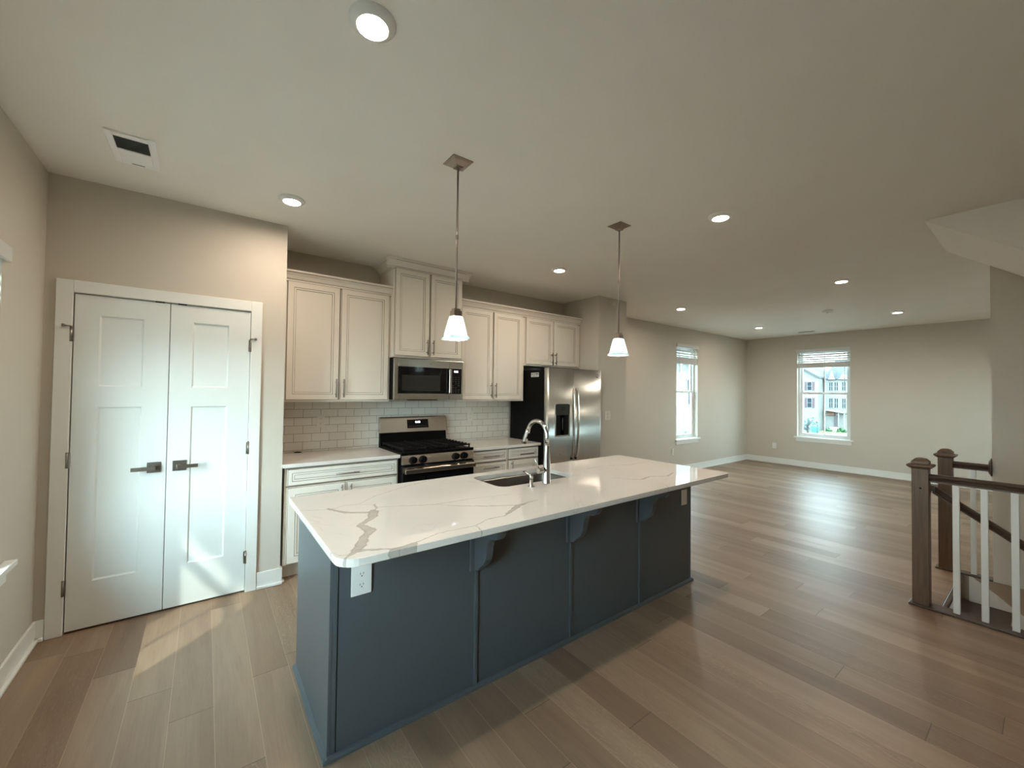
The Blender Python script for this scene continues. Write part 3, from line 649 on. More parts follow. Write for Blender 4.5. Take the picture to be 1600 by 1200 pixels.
for kx in (0.105, 0.203, 0.551, 0.645):
    k = MB(); k.lathe((kx, -0.716, 0.862), [(0.024, 0), (0.031, 0.006), (0.033, 0.036)], 24, axis='y'); k.box(kx - 0.004, kx + 0.004, -0.722, -0.700, 0.836, 0.888); build('knob', k, M['black'], cp, label='black round burner knob')
od = MB(); od.box(0.006, 0.756, -0.690, -0.656, 0.165, 0.812); odo = build('oven_door', od, M['black_glass'], rg, bevel=0.004)
k = MB(); k.box(0.006, 0.756, -0.694, -0.690, 0.745, 0.80); build('door_trim', k, M['steel'], odo)
k = MB(); k.box(0.115, 0.647, -0.692, -0.689, 0.30, 0.66); build('oven_window', k, M['grey_glass'], odo)
k = MB(); k.prism([(-0.722, 0.742), (-0.742, 0.747), (-0.744, 0.785), (-0.722, 0.792)], 'x', 0.012, 0.750)
for xx in (0.03, 0.712): k.box(xx, xx + 0.022, -0.724, -0.694, 0.752, 0.786)
build('oven_handle', k, M['steel'], odo, bevel=0.004)
k = MB(); k.box(0.006, 0.756, -0.688, -0.656, 0.03, 0.155); build('storage_drawer', k, M['black_glass'], rg, bevel=0.004)
bg_ = MB(); bg_.prism([(-0.030, 0.905), (-0.096, 0.905), (-0.070, 1.060), (-0.030, 1.060)], 'x', 0.004, 0.758); bgo = build('backguard', bg_, M['black'], rg, bevel=0.004)
k = MB(); k.prism([(-0.016, 1.058), (-0.100, 1.058), (-0.062, 1.218), (-0.050, 1.224), (-0.016, 1.224)], 'x', 0.0, 0.762); bp = build('backguard_panel', k, M['steel'], bgo, bevel=0.005)
def onslope(z, d): t_ = (z - 1.058) / 0.16; return -0.100 + 0.038 * t_ - d
k = MB(); zs = (1.100, 1.190); k.prism([(onslope(1.100, -0.004), 1.100), (onslope(1.100, 0.003), 1.100), (onslope(1.190, 0.003), 1.190), (onslope(1.190, -0.004), 1.190)], 'x', 0.292, 0.535); dp = build('clock_display', k, M['black_glass'], bp)
def digits(parent, txt, x, z, y, h, tilt=0.0, m='display'):
    # seven-segment style characters from thin bars
    seg = {'0': 'abcdef', '1': 'bc', '2': 'abged', '3': 'abgcd', '4': 'fgbc', '5': 'afgcd', '6': 'afgedc', '7': 'abc', '8': 'abcdefg', ':': ''}
    k = MB(); w_ = h * 0.5; t_ = h * 0.16; cx = x
    for ch in txt:
        if ch == ':':
            for q in (0.3, 0.7): k.box(cx, cx + t_, y - 0.001, y, z + h * q - t_ / 2, z + h * q + t_ / 2)
            cx += t_ * 2.2; continue
        S = {'a': (0, w_, h - t_, h), 'd': (0, w_, 0, t_), 'g': (0, w_, h / 2 - t_ / 2, h / 2 + t_ / 2), 'f': (0, t_, h / 2, h), 'b': (w_ - t_, w_, h / 2, h), 'e': (0, t_, 0, h / 2), 'c': (w_ - t_, w_, 0, h / 2)}
        for q in seg[ch]: a, b, lo, hi = S[q]; k.box(cx + a, cx + b, y - 0.001, y, z + lo, z + hi)
        cx += w_ + t_ * 1.6
    return build('clock_digits', k, M[m], parent)
digits(dp, '5:35', 0.385, 1.148, onslope(1.160, 0.004), 0.022)
for i in range(9): k = MB(); k.box(0.306 + i * 0.024, 0.318 + i * 0.024, onslope(1.122, 0.005), onslope(1.122, 0.003), 1.117, 1.121); build('key_mark', k, M['mark'], dp)

# ------------------------------------------------------------------ microwave
mw = thing('microwave', 'stainless over-the-range microwave under the raised cabinet', 'microwave', (0.381, -0.2, 1.404))
k = MB(); k.box(0.004, 0.758, -0.405, -0.014, 1.412, 1.8235); build('microwave_case', k, M['black'], mw, bevel=0.003)
k = MB(); k.box(0.19, 0.49, -0.38, -0.30, 1.404, 1.412); build('vent_grille', k, M['black_matte'], mw)
dr = MB(); x0, x1 = 0.003, 0.598; yb, yf = -0.406, -0.440
dr.box(x0, 0.042, yf, yb, 1.412, 1.815); dr.box(0.042, x1, yf, yb, 1.735, 1.815); dr.box(0.042, x1, yf, yb, 1.412, 1.472)
mdo = build('microwave_door', dr, M['steel'], mw, bevel=0.003)
k = MB(); k.box(0.042, 0.598, -0.437, -0.407, 1.472, 1.735); gw = build('door_glass', k, M['black_glass'], mdo)
k = MB(); k.box(0.082, 0.492, -0.4385, -0.4365, 1.500, 1.655); build('viewing_window', k, M['grey_glass'], gw)
k = MB(); k.prism([(0.586, 0), (0.590, 0)], 'z', 0, 0.001) if False else None
k.box(0.582, 0.612, -0.472, -0.460, 1.480, 1.730); k.box(0.588, 0.606, -0.462, -0.438, 1.490, 1.512); k.box(0.588, 0.606, -0.462, -0.438, 1.698, 1.720); build('door_handle', k, M['steel'], mdo, bevel=0.005, seg=3)
k = MB(); k.lathe((0.381, -0.4425, 1.772), [(0.0085, 0), (0.0085, 0.003)], 20, axis='y'); build('maker_badge', k, M['chrome'], mdo)
k = MB(); k.box(0.600, 0.759, yf, yb, 1.735, 1.815); k.box(0.600, 0.759, yf, yb, 1.412, 1.472); k.box(0.741, 0.759, yf, yb, 1.472, 1.735); cpn = build('control_panel', k, M['steel'], mw, bevel=0.003)
k = MB(); k.box(0.614, 0.741, -0.4385, -0.407, 1.472, 1.735); kp = build('keypad', k, M['black_glass'], cpn)
digits(kp, '5:35', 0.655, 1.698, -0.4388, 0.018)
for r_ in range(8):
    for q in range(3):
        if (r_ + q) % 5 == 4 and r_ <= 4: continue
        k = MB(); k.box(0.633 + q * 0.034, 0.648 + q * 0.034, -0.4395, -0.4383, 1.492 + r_ * 0.0215, 1.496 + r_ * 0.0215); build('key_mark', k, M['mark'], kp)

# ------------------------------------------------------------------ refrigerator
rf = thing('refrigerator', 'stainless side-by-side refrigerator with black sides and ice dispenser', 'refrigerator', (2.16, -0.38, 0))
k = MB(); k.box(1.697, 2.618, -0.690, -0.04, 0.03, 1.770); k.box(1.72, 2.60, -0.66, -0.08, 0.0, 0.03); k.box(1.72, 1.80, -0.72, -0.60, 1.770, 1.789); k.box(2.52, 2.60, -0.72, -0.60, 1.770, 1.789); case = build('fridge_case', k, M['black'], rf, bevel=0.004)
def rdoor(x0, x1, rl, rr, name):
    yf, yb, r = -0.757, -0.697, 0.022
    poly = [(x0, yb)]
    def arc(cx, cy, r_, a0, a1): return [(cx + r_ * math.cos(R(a0 + (a1 - a0) * i / 6)), cy + r_ * math.sin(R(a0 + (a1 - a0) * i / 6))) for i in range(7)]
    poly += arc(x0 + rl, yf + rl, rl, 180, 270) + arc(x1 - rr, yf + rr, rr, 270, 360) + [(x1, yb)]
    mb = MB(); mb.prism(poly, 'z', 0.10, 1.787, 0, True)
    return build(name, mb, M['steel_fridge'], rf)
fz = rdoor(1.692, 2.109, 0.030, 0.006, 'freezer_door'); fd = rdoor(2.115, 2.622, 0.006, 0.030, 'fridge_door')
k = MB(); k.box(1.70, 2.615, -0.70, -0.69, 0.03, 0.095); build('toe_grille', k, M['black_matte'], rf)
k = MB(); x0, x1, z0, z1 = 1.806, 2.046, 0.985, 1.362
k.box(x0, x0 + 0.016, -0.7625, -0.7572, z0, z1); k.box(x1 - 0.016, x1, -0.7625, -0.7572, z0, z1); k.box(x0 + 0.016, x1 - 0.016, -0.7625, -0.7572, z0, z0 + 0.014)
ds = build('dispenser_frame', k, M['chrome'], fz, bevel=0.002)
k = MB(); k.box(x0 + 0.016, x1 - 0.016, -0.7605, -0.7572, z0 + 0.014, 1.235); build('dispenser_bay', k, M['black'], ds)
k = MB(); k.prism([(x0 + 0.010, 1.235), (x1 - 0.010, 1.235), (x1 - 0.006, 1.352), (x1 - 0.03, 1.366), (x0 + 0.03, 1.366), (x0 + 0.006, 1.352)], 'y', -0.7645, -0.7572); dq = build('dispenser_panel', k, M['grey_plastic'], ds, bevel=0.001)
k = MB(); k.box(1.895, 1.955, -0.7605, -0.7603, 1.0, 1.23); k.box(1.918, 1.932, -0.768, -0.7605, 1.06, 1.20); build('dispenser_paddle', k, M['grey_plastic'], ds)
k = MB(); k.box(1.905, 1.955, -0.7655, -0.7645, 1.315, 1.322); k.box(1.895, 1.965, -0.7655, -0.7645, 1.296, 1.300); build('panel_print', k, M['black'], dq)
for (dd, hx) in ((fz, 2.076), (fd, 2.148)):
    mb = MB(); pts = []
    for i in range(15):
        u = i / 14; z = 0.725 + u * 0.83; bow = math.sin(u * math.pi) ** 0.6 * 0.028; pts.append((z, bow))
    poly = [(-0.782 - b, z) for z, b in pts] + [(-0.768 - b * 0.95, z) for z, b in pts[::-1]]
    mb.prism(poly, 'x', hx - 0.014, hx + 0.014, 0, True); mb.box(hx - 0.012, hx + 0.012, -0.784, -0.756, 0.727, 0.757); mb.box(hx - 0.012, hx + 0.012, -0.784, -0.756, 1.522, 1.552)
    hh = build('door_handle', mb, M['steel'], dd)
    e = MB(); e.box(hx - 0.013, hx + 0.013, -0.772, -0.7572, 0.70, 0.728); build('handle_foot', e, M['black_matte'], hh)
k = MB(); k.lathe((2.530, -0.7605, 1.715), [(0.026, 0), (0.026, 0.0035)], 28, axis='y'); bd = build('maker_badge', k, M['chrome'], fd)
k = MB()
for i in range(2): k.tube([(2.530 + 0.017 * math.cos(a), -0.7612, 1.715 + 0.017 * math.sin(a)) for a in [R(-70 + 160 * i + 14 * j) for j in range(9)]], 0.0018, 6)
k.tube([(2.522 + 0.006 * math.sin(q * 0.9), -0.7612, 1.705 + q * 0.0033) for q in range(7)], 0.0016, 6); k.tube([(2.536, -0.7612, 1.705), (2.538, -0.7612, 1.716), (2.532, -0.7612, 1.725)], 0.0016, 6)
build('badge_script', k, M['plastic_white'], bd)
k = MB(); k.lathe((1.885, -0.7595, 0.775), [(0.007, 0), (0.007, 0.0025)], 16, axis='y'); build('lower_badge', k, M['chrome'], fz)
k = MB(); k.box(1.6958, 1.697, -0.592, -0.452, 1.683, 1.733); lb = build('paper_label', k, M['plastic_white'], case)
k = MB()
for (a, b, z, h_) in ((-0.585, -0.53, 1.712, 0.012), (-0.52, -0.50, 1.712, 0.012), (-0.49, -0.462, 1.711, 0.012), (-0.575, -0.545, 1.693, 0.006), (-0.535, -0.47, 1.693, 0.006)): k.box(1.6952, 1.6958, a, b, z, z + h_)
build('label_print', k, M['ink'], lb)

# ------------------------------------------------------------------ island
BX0, BX1, BY0, BY1 = -1.017, 1.722, -2.465, -1.765
il = thing('kitchen_island', 'long slate-blue kitchen island with panelled front and three brackets', 'island', ((BX0 + BX1) / 2, (BY0 + BY1) / 2, 0))
k = MB(); k.box(BX0 + 0.012, BX1 - 0.012, BY0 + 0.012, BY1 - 0.02, 0.0, 0.66); k.box(BX0 + 0.012, BX1 - 0.012, BY0 + 0.012, -2.24, 0.66, 0.8765); k.box(BX0 + 0.012, 0.0, -2.24, BY1 - 0.02, 0.66, 0.8765); k.box(0.74, BX1 - 0.012, -2.24, BY1 - 0.02, 0.66, 0.8765); build('island_body', k, M['island'], il)
k = MB(); k.box(BX0, BX0 + 0.012, BY0 - 0.0, BY1, 0.0, 0.8765); build('end_panel', k, M['island'], il, bevel=0.0015)
k = MB(); k.box(BX1 - 0.012, BX1, BY0, BY1, 0.0, 0.8765); build('end_panel', k, M['island'], il, bevel=0.0015)
for a, b in ((BX0 + 0.036, -0.325), (-0.309, 0.350), (0.366, 1.036), (1.052, BX1 - 0.030)):
    k = MB(); k.box(a, b, BY0 + 0.004, BY0 + 0.012, 0.0, 0.8765); build('front_panel', k, M['island'], il)
k = MB(); k.box(BX0 + 0.012, BX0 + 0.031, BY0, BY0 + 0.012, 0, 0.8765); build('corner_stile', k, M['island'], il, bevel=0.001)
k = MB(); k.box(BX1 - 0.028, BX1 - 0.012, BY0, BY0 + 0.012, 0, 0.8765); build('corner_stile', k, M['island'], il, bevel=0.001)
for xx in (-0.317, 0.358, 1.044):
    k = MB(); k.box(xx - 0.009, xx + 0.009, BY0 - 0.007, BY0 + 0.012, 0.02, 0.60); build('batten', k, M['island'], il, bevel=0.002)
    cb = MB(); cb.box(xx - 0.040, xx + 0.030, BY0 - 0.010, BY0 + 0.004, 0.592, 0.8765)
    prof = [(BY0 - 0.010, 0.8765), (-2.690, 0.8765), (-2.690, 0.838)]
    for i in range(9):
        a = R(90 + 90 * i / 8); prof.append((-2.652 + 0.034 * math.cos(a) * -1 * -1 - 0.0, 0.790 + 0.040 * math.sin(a))) if False else None
    prof += [(-2.684, 0.822), (-2.668, 0.806), (-2.645, 0.798), (-2.622, 0.796), (-2.606, 0.788), (-2.592, 0.768), (-2.584, 0.740), (-2.580, 0.708), (-2.572, 0.678), (-2.558, 0.656), (-2.540, 0.640), (-2.522, 0.626), (-2.510, 0.612), (-2.498, 0.604), (BY0 - 0.010, 0.600)]
    cb.prism(prof, 'x', xx - 0.018, xx + 0.022)
    build('corbel', cb, M['island'], il, bevel=0.002)
k = MB(); k.prism([(BY0, 0.0), (BY0 - 0.017, 0.0), (BY0 - 0.016, 0.010), (BY0 - 0.010, 0.018), (BY0, 0.021)], 'x', BX0 - 0.015, BX1 + 0.015); k.prism([(BX0, 0.0), (BX0 - 0.017, 0.0), (BX0 - 0.016, 0.010), (BX0 - 0.010, 0.018), (BX0, 0.021)], 'y', BY0 - 0.016, BY1); k.prism([(BX1, 0.0), (BX1 + 0.017, 0.0), (BX1 + 0.016, 0.010), (BX1 + 0.010, 0.018), (BX1, 0.021)], 'y', BY0 - 0.016, BY1)
build('base_moulding', k, M['island'], il)
for a, b in ((BX0 + 0.03, -0.42), (-0.41, 0.02), (0.03, 0.37), (0.38, 0.73), (0.74, 1.22), (1.23, BX1 - 0.03)):
    k = MB(); k.box(a, b, BY1 - 0.02, BY1, 0.11, 0.86); dd = build('cabinet_door', k, M['island'], il, bevel=0.002)
    q = MB(); q.tube([(b - 0.04, BY1 + 0.03, 0.62), (b - 0.04, BY1 + 0.03, 0.78)], 0.005, 8); q.tube([(b - 0.04, BY1, 0.64), (b - 0.04, BY1 + 0.03, 0.64)], 0.004, 8); q.tube([(b - 0.04, BY1, 0.76), (b - 0.04, BY1 + 0.03, 0.76)], 0.004, 8); build('handle', q, M['nickel'], dd)
# counter slab with rounded corners and the sink cut-out
IX0, IX1, IY0, IY1, IT, IB = -1.061, 1.756, -2.762, -1.716, 0.907, 0.877
def rrect(x0, x1, y0, y1, rs, n=8):
    out = []
    for (cx, cy, r, a0) in ((x0 + rs[0], y0 + rs[0], rs[0], 180), (x1 - rs[1], y0 + rs[1], rs[1], 270), (x1 - rs[2], y1 - rs[2], rs[2], 0), (x0 + rs[3], y1 - rs[3], rs[3], 90)):
        for i in range(n + 1): a = R(a0 + 90 * i / n); out.append((cx + r * math.cos(a), cy + r * math.sin(a)))
    return out
SX0, SX1, SY0, SY1 = 0.035, 0.705, -2.180, -1.812
outer = rrect(IX0, IX1, IY0, IY1, (0.085, 0.055, 0.055, 0.012)); inner = rrect(SX0, SX1, SY0, SY1, (0.07, 0.07, 0.07, 0.07))
def slab(outer, inner, zb, zt, b):
    mb = MB(); n = len(outer); k = len(inner); c = ((IX0 + IX1) / 2, (IY0 + IY1) / 2)
    def ins(p, d):   # pull a point of the outline inwards by the arris
        vx = max(IX0 + d, min(IX1 - d, p[0])); vy = max(IY0 + d, min(IY1 - d, p[1])); return (vx, vy)
    rings = []
    for (d, z) in ((b, zb), (0, zb + b), (0, zt - b), (b * 0.3, zt - b * 0.3), (b, zt)):
        s0 = len(mb.v); mb.v += [(*ins(p, d), z) for p in outer]; rings.append(s0)
    for a, q in zip(rings[:-1], rings[1:]):
        for i in range(n): j = (i + 1) % n; mb.face((a + i, a + j, q + j, q + i), 0, False)
    it = len(mb.v); mb.v += [(*p, zt) for p in inner]; ib = len(mb.v); mb.v += [(*p, zb) for p in inner]
    for i in range(k): j = (i + 1) % k; mb.face((it + i, it + j, ib + j, ib + i), 0, False)
    q = n // 4; r = k // 4
    def cap(o0, i0, flip):      # four sectors between the two outlines
        for s in range(4):
            a = [o0 + (s * q + i) % n for i in range(q + 1)]; w_ = [i0 + (s * r + i) % k for i in range(r + 1)]
            # corner fan strip then straight side
            for i in range(q - 1):
                f_ = (a[i], a[i + 1], w_[i + 1], w_[i]); mb.face(f_ if not flip else f_[::-1], 0, False)
            f_ = (a[q - 1], a[q], w_[r], w_[r - 1]); mb.face(f_ if not flip else f_[::-1], 0, False)
    cap(rings[-1], it, False); cap(rings[0], ib, True)
    return mb
CL = ((IX0 + IX1) / 2, (IY0 + IY1) / 2, IB)
M['quartz'] = quartz('veined_white_quartz', CL, True)
build('countertop', slab(outer, inner, IB, IT, 0.003), M['quartz'], label='large white quartz island counter with grey veins', cat='countertop', loc=CL)
# sink
sk = thing('sink', 'undermount stainless sink set in the island counter', 'sink', ((SX0 + SX1) / 2, (SY0 + SY1) / 2, 0.67))
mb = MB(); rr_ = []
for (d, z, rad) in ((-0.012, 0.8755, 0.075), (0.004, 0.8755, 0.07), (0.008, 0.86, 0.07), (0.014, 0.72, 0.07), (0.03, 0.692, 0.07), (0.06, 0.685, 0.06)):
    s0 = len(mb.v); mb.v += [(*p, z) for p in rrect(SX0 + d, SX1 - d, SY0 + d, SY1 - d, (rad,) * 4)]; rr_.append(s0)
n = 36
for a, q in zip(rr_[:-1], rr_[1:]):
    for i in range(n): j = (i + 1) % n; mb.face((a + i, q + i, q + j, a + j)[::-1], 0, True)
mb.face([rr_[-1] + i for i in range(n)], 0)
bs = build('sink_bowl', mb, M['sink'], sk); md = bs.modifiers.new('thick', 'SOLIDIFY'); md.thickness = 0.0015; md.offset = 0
k = MB(); k.lathe((0.37, -2.0, 0.6862), [(0.055, 0), (0.055, 0.003), (0.045, 0.003), (0.03, 0.001)], 24); build('drain', k, M['chrome'], sk)
# faucet
FX, FY = 0.352, -2.245
fc = thing('kitchen_faucet', 'tall pull-down faucet with arched neck on the island counter', 'faucet', (FX, FY, IT))
k = MB(); k.lathe((FX, FY, IT), [(0.026, 0), (0.026, 0.004), (0.0245, 0.008), (0.0235, 0.12), (0.017, 0.24), (0.0165, 0.262)], 24); build('faucet_body', k, M['chrome'], fc)
path = [(FX, FY, IT + 0.262)]; cz, cy, r_ = IT + 0.302, FY + 0.098, 0.098
for i in range(0, 25): a = R(180 - 160 * i / 24); path.append((FX - 0.004 * i / 24, cy + r_ * math.cos(a), cz + r_ * math.sin(a)))
k = MB(); k.tube(path, [0.0145] + [0.0135] * 25, 16); build('spout', k, M['chrome'], fc)
e = Vector(path[-1]); dirn = (Vector(path[-1]) - Vector(path[-2])).normalized()
k = MB(); k.tube([e - dirn * 0.004, e + dirn * 0.012, e + dirn * 0.085, e + dirn * 0.105], [0.0140, 0.0165, 0.0185, 0.0175], 16); sh_ = build('spray_head', k, M['chrome'], fc)
side = Vector((1, 0, 0)).cross(dirn).normalized(); k = MB(); c0 = e + dirn * 0.045 - Vector((0.0, 0, 0)) + Vector((0, -0.017, -0.004)); k.tube([c0 - dirn * 0.02, c0 + dirn * 0.02], [0.006, 0.006], 10); build('spray_button', k, M['black_matte'], sh_)
k = MB(); k.tube([(FX - 0.015, FY, IT + 0.088), (FX - 0.075, FY, IT + 0.088)], 0.0175, 18); k.tube([(FX - 0.068, FY, IT + 0.098), (FX - 0.098, FY + 0.004, IT + 0.172)], [0.006, 0.0045], 10); build('lever_handle', k, M['chrome'], fc)
sdp = thing('soap_dispenser', 'small soap dispenser left of the faucet', 'soap dispenser', (0.208, -2.262, IT))
k = MB(); k.lathe((0.208, -2.262, IT), [(0.023, 0), (0.023, 0.004), (0.012, 0.008), (0.011, 0.05)], 18); build('dispenser_base', k, M['chrome'], sdp)
k = MB(); k.lathe((0.208, -2.262, IT + 0.05), [(0.0125, 0), (0.0125, 0.024)], 16); k.tube([(0.208, -2.262, IT + 0.066), (0.208, -2.20, IT + 0.086), (0.208, -2.185, IT + 0.082)], 0.0055, 10); build('pump', k, M['chrome'], sdp)

# ------------------------------------------------------------------ pendants
def pendant(cx, cy, label):
    t = thing('pendant_light', label, 'pendant lamp', (cx, cy, 1.786), group='pendants over the island')
    k = MB(); k.sq((cx, cy, H - 0.034), [(0.020, 0), (0.022, 0.008), (0.050, 0.026), (0.062, 0.030), (0.062, 0.034)]); build('canopy', k, M['bronze_nickel'], t)
    k = MB(); k.tube([(cx, cy, 1.955), (cx, cy, H - 0.03)], 0.0055, 12); k.lathe((cx, cy, 2.36), [(0.0075, -0.012), (0.0075, 0.012)], 12); build('rod', k, M['bronze_nickel'], t)
    k = MB(); k.sq((cx, cy, 1.915), [(0.024, 0), (0.0235, 0.030), (0.018, 0.036), (0.018, 0.044)]); build('socket_cap', k, M['bronze_nickel'], t)
    ou = [(0.027, 1.917), (0.030, 1.905), (0.044, 1.835), (0.049, 1.805), (0.058, 1.797), (0.058, 1.787)]; tk = 0.004
    k = MB(); rings = []
    for (h_, z) in ou + [(h_ - tk, z) for h_, z in ou[::-1]]:
        s0 = len(k.v); k.v += [(cx + a * h_, cy + b * h_, z) for a, b in ((-1, -1), (1, -1), (1, 1), (-1, 1))]; rings.append(s0)
    for a, q in zip(rings, rings[1:] + rings[:1]):
        for i in range(4): j = (i + 1) % 4; k.face((a + i, q + i, q + j, a + j), 0)
    build('lamp_shade', k, M['shade'], t, bevel=0.0015)
    k = MB(); k.lathe((cx, cy, 1.80), [(0.004, 0.005), (0.017, 0.014), (0.022, 0.034), (0.018, 0.058), (0.011, 0.078), (0.011, 0.112)], 16); build('bulb', k, M['bulb'], t)
    return t
p1 = pendant(-0.333, -2.240, 'left pendant lamp with frosted square shade, nearer over the island')
dup(p1, (1.403, -0.007, 0), 'right pendant lamp with frosted square shade, over the far half of the island')

# ------------------------------------------------------------------ recessed lights
def can(x, y, label):
    t = thing('recessed_light', label, 'ceiling light', (x, y, H - 0.018), group='lit recessed ceiling lights')
    k = MB(); k.lathe((x, y, H), [(0.050, -0.012), (0.051, -0.021), (0.055, -0.022), (0.062, -0.018), (0.072, -0.011), (0.079, -0.006), (0.080, 0.001)], 40, cap=False); build('trim_ring', k, M['trim'], t)
    k = MB(); k.lathe((x, y, H), [(0.0025, -0.0195), (0.030, -0.0190), (0.0505, -0.0175)], 40, cap=False); k.face([i for i in range(40)][::-1]); build('lens', k, M['lens'], t)
    return t
c0 = can(-1.0, -2.822, 'large lit ceiling light nearest the camera at the top')
dup(c0, (0.0, 1.668, 0), 'lit ceiling light in front of the pantry wall')
dup(c0, (2.492, 0.012, 0), 'lit ceiling light right of the second pendant')
dup(c0, (2.474, 1.662, 0), 'lit ceiling light above the refrigerator end of the cabinets')
dup(c0, (5.204, 1.917, 0), 'lit ceiling light in line with the narrow living room window')
dup(c0, (5.176, -0.012, 0), 'lit living room ceiling light, the nearer one on the right')
dup(c0, (7.880, 1.915, 0), 'lit ceiling light near the far left living room corner')
dup(c0, (7.877, -0.010, 0), 'lit ceiling light near the far wall, right of the smoke detector')
sm = thing('smoke_detector', 'round white smoke detector on the living room ceiling', 'smoke detector', (5.998, -2.209, H - 0.036))
k = MB(); k.lathe((5.998, -2.209, H), [(0.03, -0.036), (0.052, -0.030), (0.062, -0.016), (0.068, -0.0005)], 28); build('detector_body', k, M['plastic_white'], sm)
k = MB(); k.lathe((5.998, -2.209, H), [(0.012, -0.038), (0.014, -0.0355)], 16); build('test_button', k, M['grey_plastic'], sm)
# ceiling vents
vt = thing('ceiling_vent', 'white ceiling vent with dark grille above the pantry doors', 'vent', (-1.775, -1.252, H - 0.012))
k = MB(); X0, X1, Y0, Y1 = -1.874, -1.676, -1.432, -1.076; zb = H - 0.010
k.box(X0, -1.843, Y0, Y1, zb, H); k.box(-1.708, X1, Y0, Y1, zb, H); k.box(-1.843, -1.708, Y0, -1.392, zb, H); k.box(-1.843, -1.708, -1.252, -1.240, zb, H); k.box(-1.843, -1.708, -1.108, Y1, zb, H)
build('vent_frame', k, M['vent_white'], vt, bevel=0.003)
k = MB(); k.box(-1.843, -1.708, -1.392, -1.252, H - 0.0025, H - 0.0005); build('vent_recess', k, M['vent_dark'], vt)
for i in range(11):
    k = MB(); yy = -1.386 + i * 0.0122; k.prism([(yy, zb + 0.001), (yy + 0.002, zb + 0.001), (yy + 0.007, H - 0.003), (yy + 0.005, H - 0.003)], 'x', -1.843, -1.708); build('slat', k, M['vent_dark'], vt)
k = MB(); k.box(-1.843, -1.708, -1.240, -1.108, zb + 0.001, H); build('light_cover', k, M['vent_white'], vt, bevel=0.002)
k = MB(); k.box(-1.80, -1.745, -1.1005, -1.094, zb - 0.0012, zb); build('screw_slots', k, M['ink'], vt)
vt2 = thing('ceiling_vent', 'small flat ceiling register close to the far wall', 'vent', (8.148, -1.275, H - 0.008))
k = MB(); k.box(8.09, 8.21, -1.43, -1.12, H - 0.008, H); build('vent_frame', k, M['plastic_white'], vt2, bevel=0.002)
for i in range(8): k = MB(); k.box(8.100 + i * 0.0125, 8.107 + i * 0.0125, -1.41, -1.14, H - 0.0095, H - 0.008); build('slat', k, M['vent_dark'], vt2)

# ------------------------------------------------------------------ stairs
def newel(parent, x, y, z0, h):
    k = MB(); a = 0.0445; k.box(x - a, x + a, y - a, y + a, z0, h - 0.075); nw = build('newel_post', k, M['newel'], parent, bevel=0.003)
    k = MB(); k.sq((x, y, h - 0.080), [(a + 0.002, 0), (a + 0.020, 0.014), (a + 0.024, 0.020), (a + 0.024, 0.027), (a + 0.019, 0.032), (a + 0.001, 0.036), (a + 0.001, 0.052), (a - 0.016, 0.072), (0.012, 0.078)]); build('post_cap', k, M['newel'], nw)
    return nw
def rail_poly(c, z): return [(c - 0.030, z - 0.006), (c - 0.022, z - 0.012), (c - 0.018, z - 0.028), (c - 0.026, z - 0.036), (c - 0.026, z - 0.046), (c + 0.026, z - 0.046), (c + 0.026, z - 0.036), (c + 0.018, z - 0.028), (c + 0.022, z - 0.012), (c + 0.030, z - 0.006), (c + 0.026, z + 0.004), (c + 0.012, z + 0.010), (c - 0.012, z + 0.010), (c - 0.026, z + 0.004)]
NX, NY = 2.742, -3.652
r1 = thing('stair_railing', 'near stair guard rail with brown newel and white square balusters', 'railing', (NX, -4.6, 0), group='stair guard rails')
nw1 = newel(r1, NX, NY, 0.012, 1.060)
k = MB(); k.lathe((NX - 0.0448, NY - 0.003, 0.842), [(0.007, -0.0006), (0.007, 0.0006)], 12, axis='x'); build('peg', k, M['black_matte'], nw1)
k = MB(); k.prism(rail_poly(NX, 0.936), 'y', YF, NY - 0.044); build('handrail', k, M['rail'], r1)
k = MB(); k.box(2.668, 2.790, YF, -3.592, 0.0005, 0.014); build('shoe', k, M['tread'], r1, bevel=0.004)
bal = None
for i in range(20):
    y = -3.826 - i * 0.1285
    if y < YF + 0.05: break
    if bal is None:
        k = MB(); a = 0.0165; k.box(NX - 0.012 - a, NX - 0.012 + a, y - a, y + a, 0.0142, 0.890); bal = build('baluster', k, M['trim'], r1, bevel=0.002)
    else:
        q = bal.copy(); COL.objects.link(q); q.parent = r1; q.location = (0, -i * 0.1285, 0)
FXN = 3.765
r2 = thing('stair_railing', 'far short guard rail between brown newel and stair wall', 'railing', (FXN, -3.75, 0), group='stair guard rails')
newel(r2, FXN, -3.664, 0.012, 1.052)
k = MB(); k.prism(rail_poly(FXN, 0.936), 'y', -3.912, -3.708); build('handrail', k, M['rail'], r2)
k = MB(); k.lathe((FXN, -3.930, 0.925), [(0.075, 0), (0.075, 0.008), (0.060, 0.014), (0.056, 0.019)], 24, axis='y'); build('rosette', k, M['rail'], r2)
k = MB(); k.box(3.715, 3.815, -3.930, -3.598, 0.0005, 0.014); build('shoe', k, M['tread'], r2, bevel=0.004)
k = MB(); k.box(FXN - 0.0165, FXN + 0.0165, -3.840, -3.807, 0.0142, 0.892); build('baluster', k, M['trim'], r2, bevel=0.002)
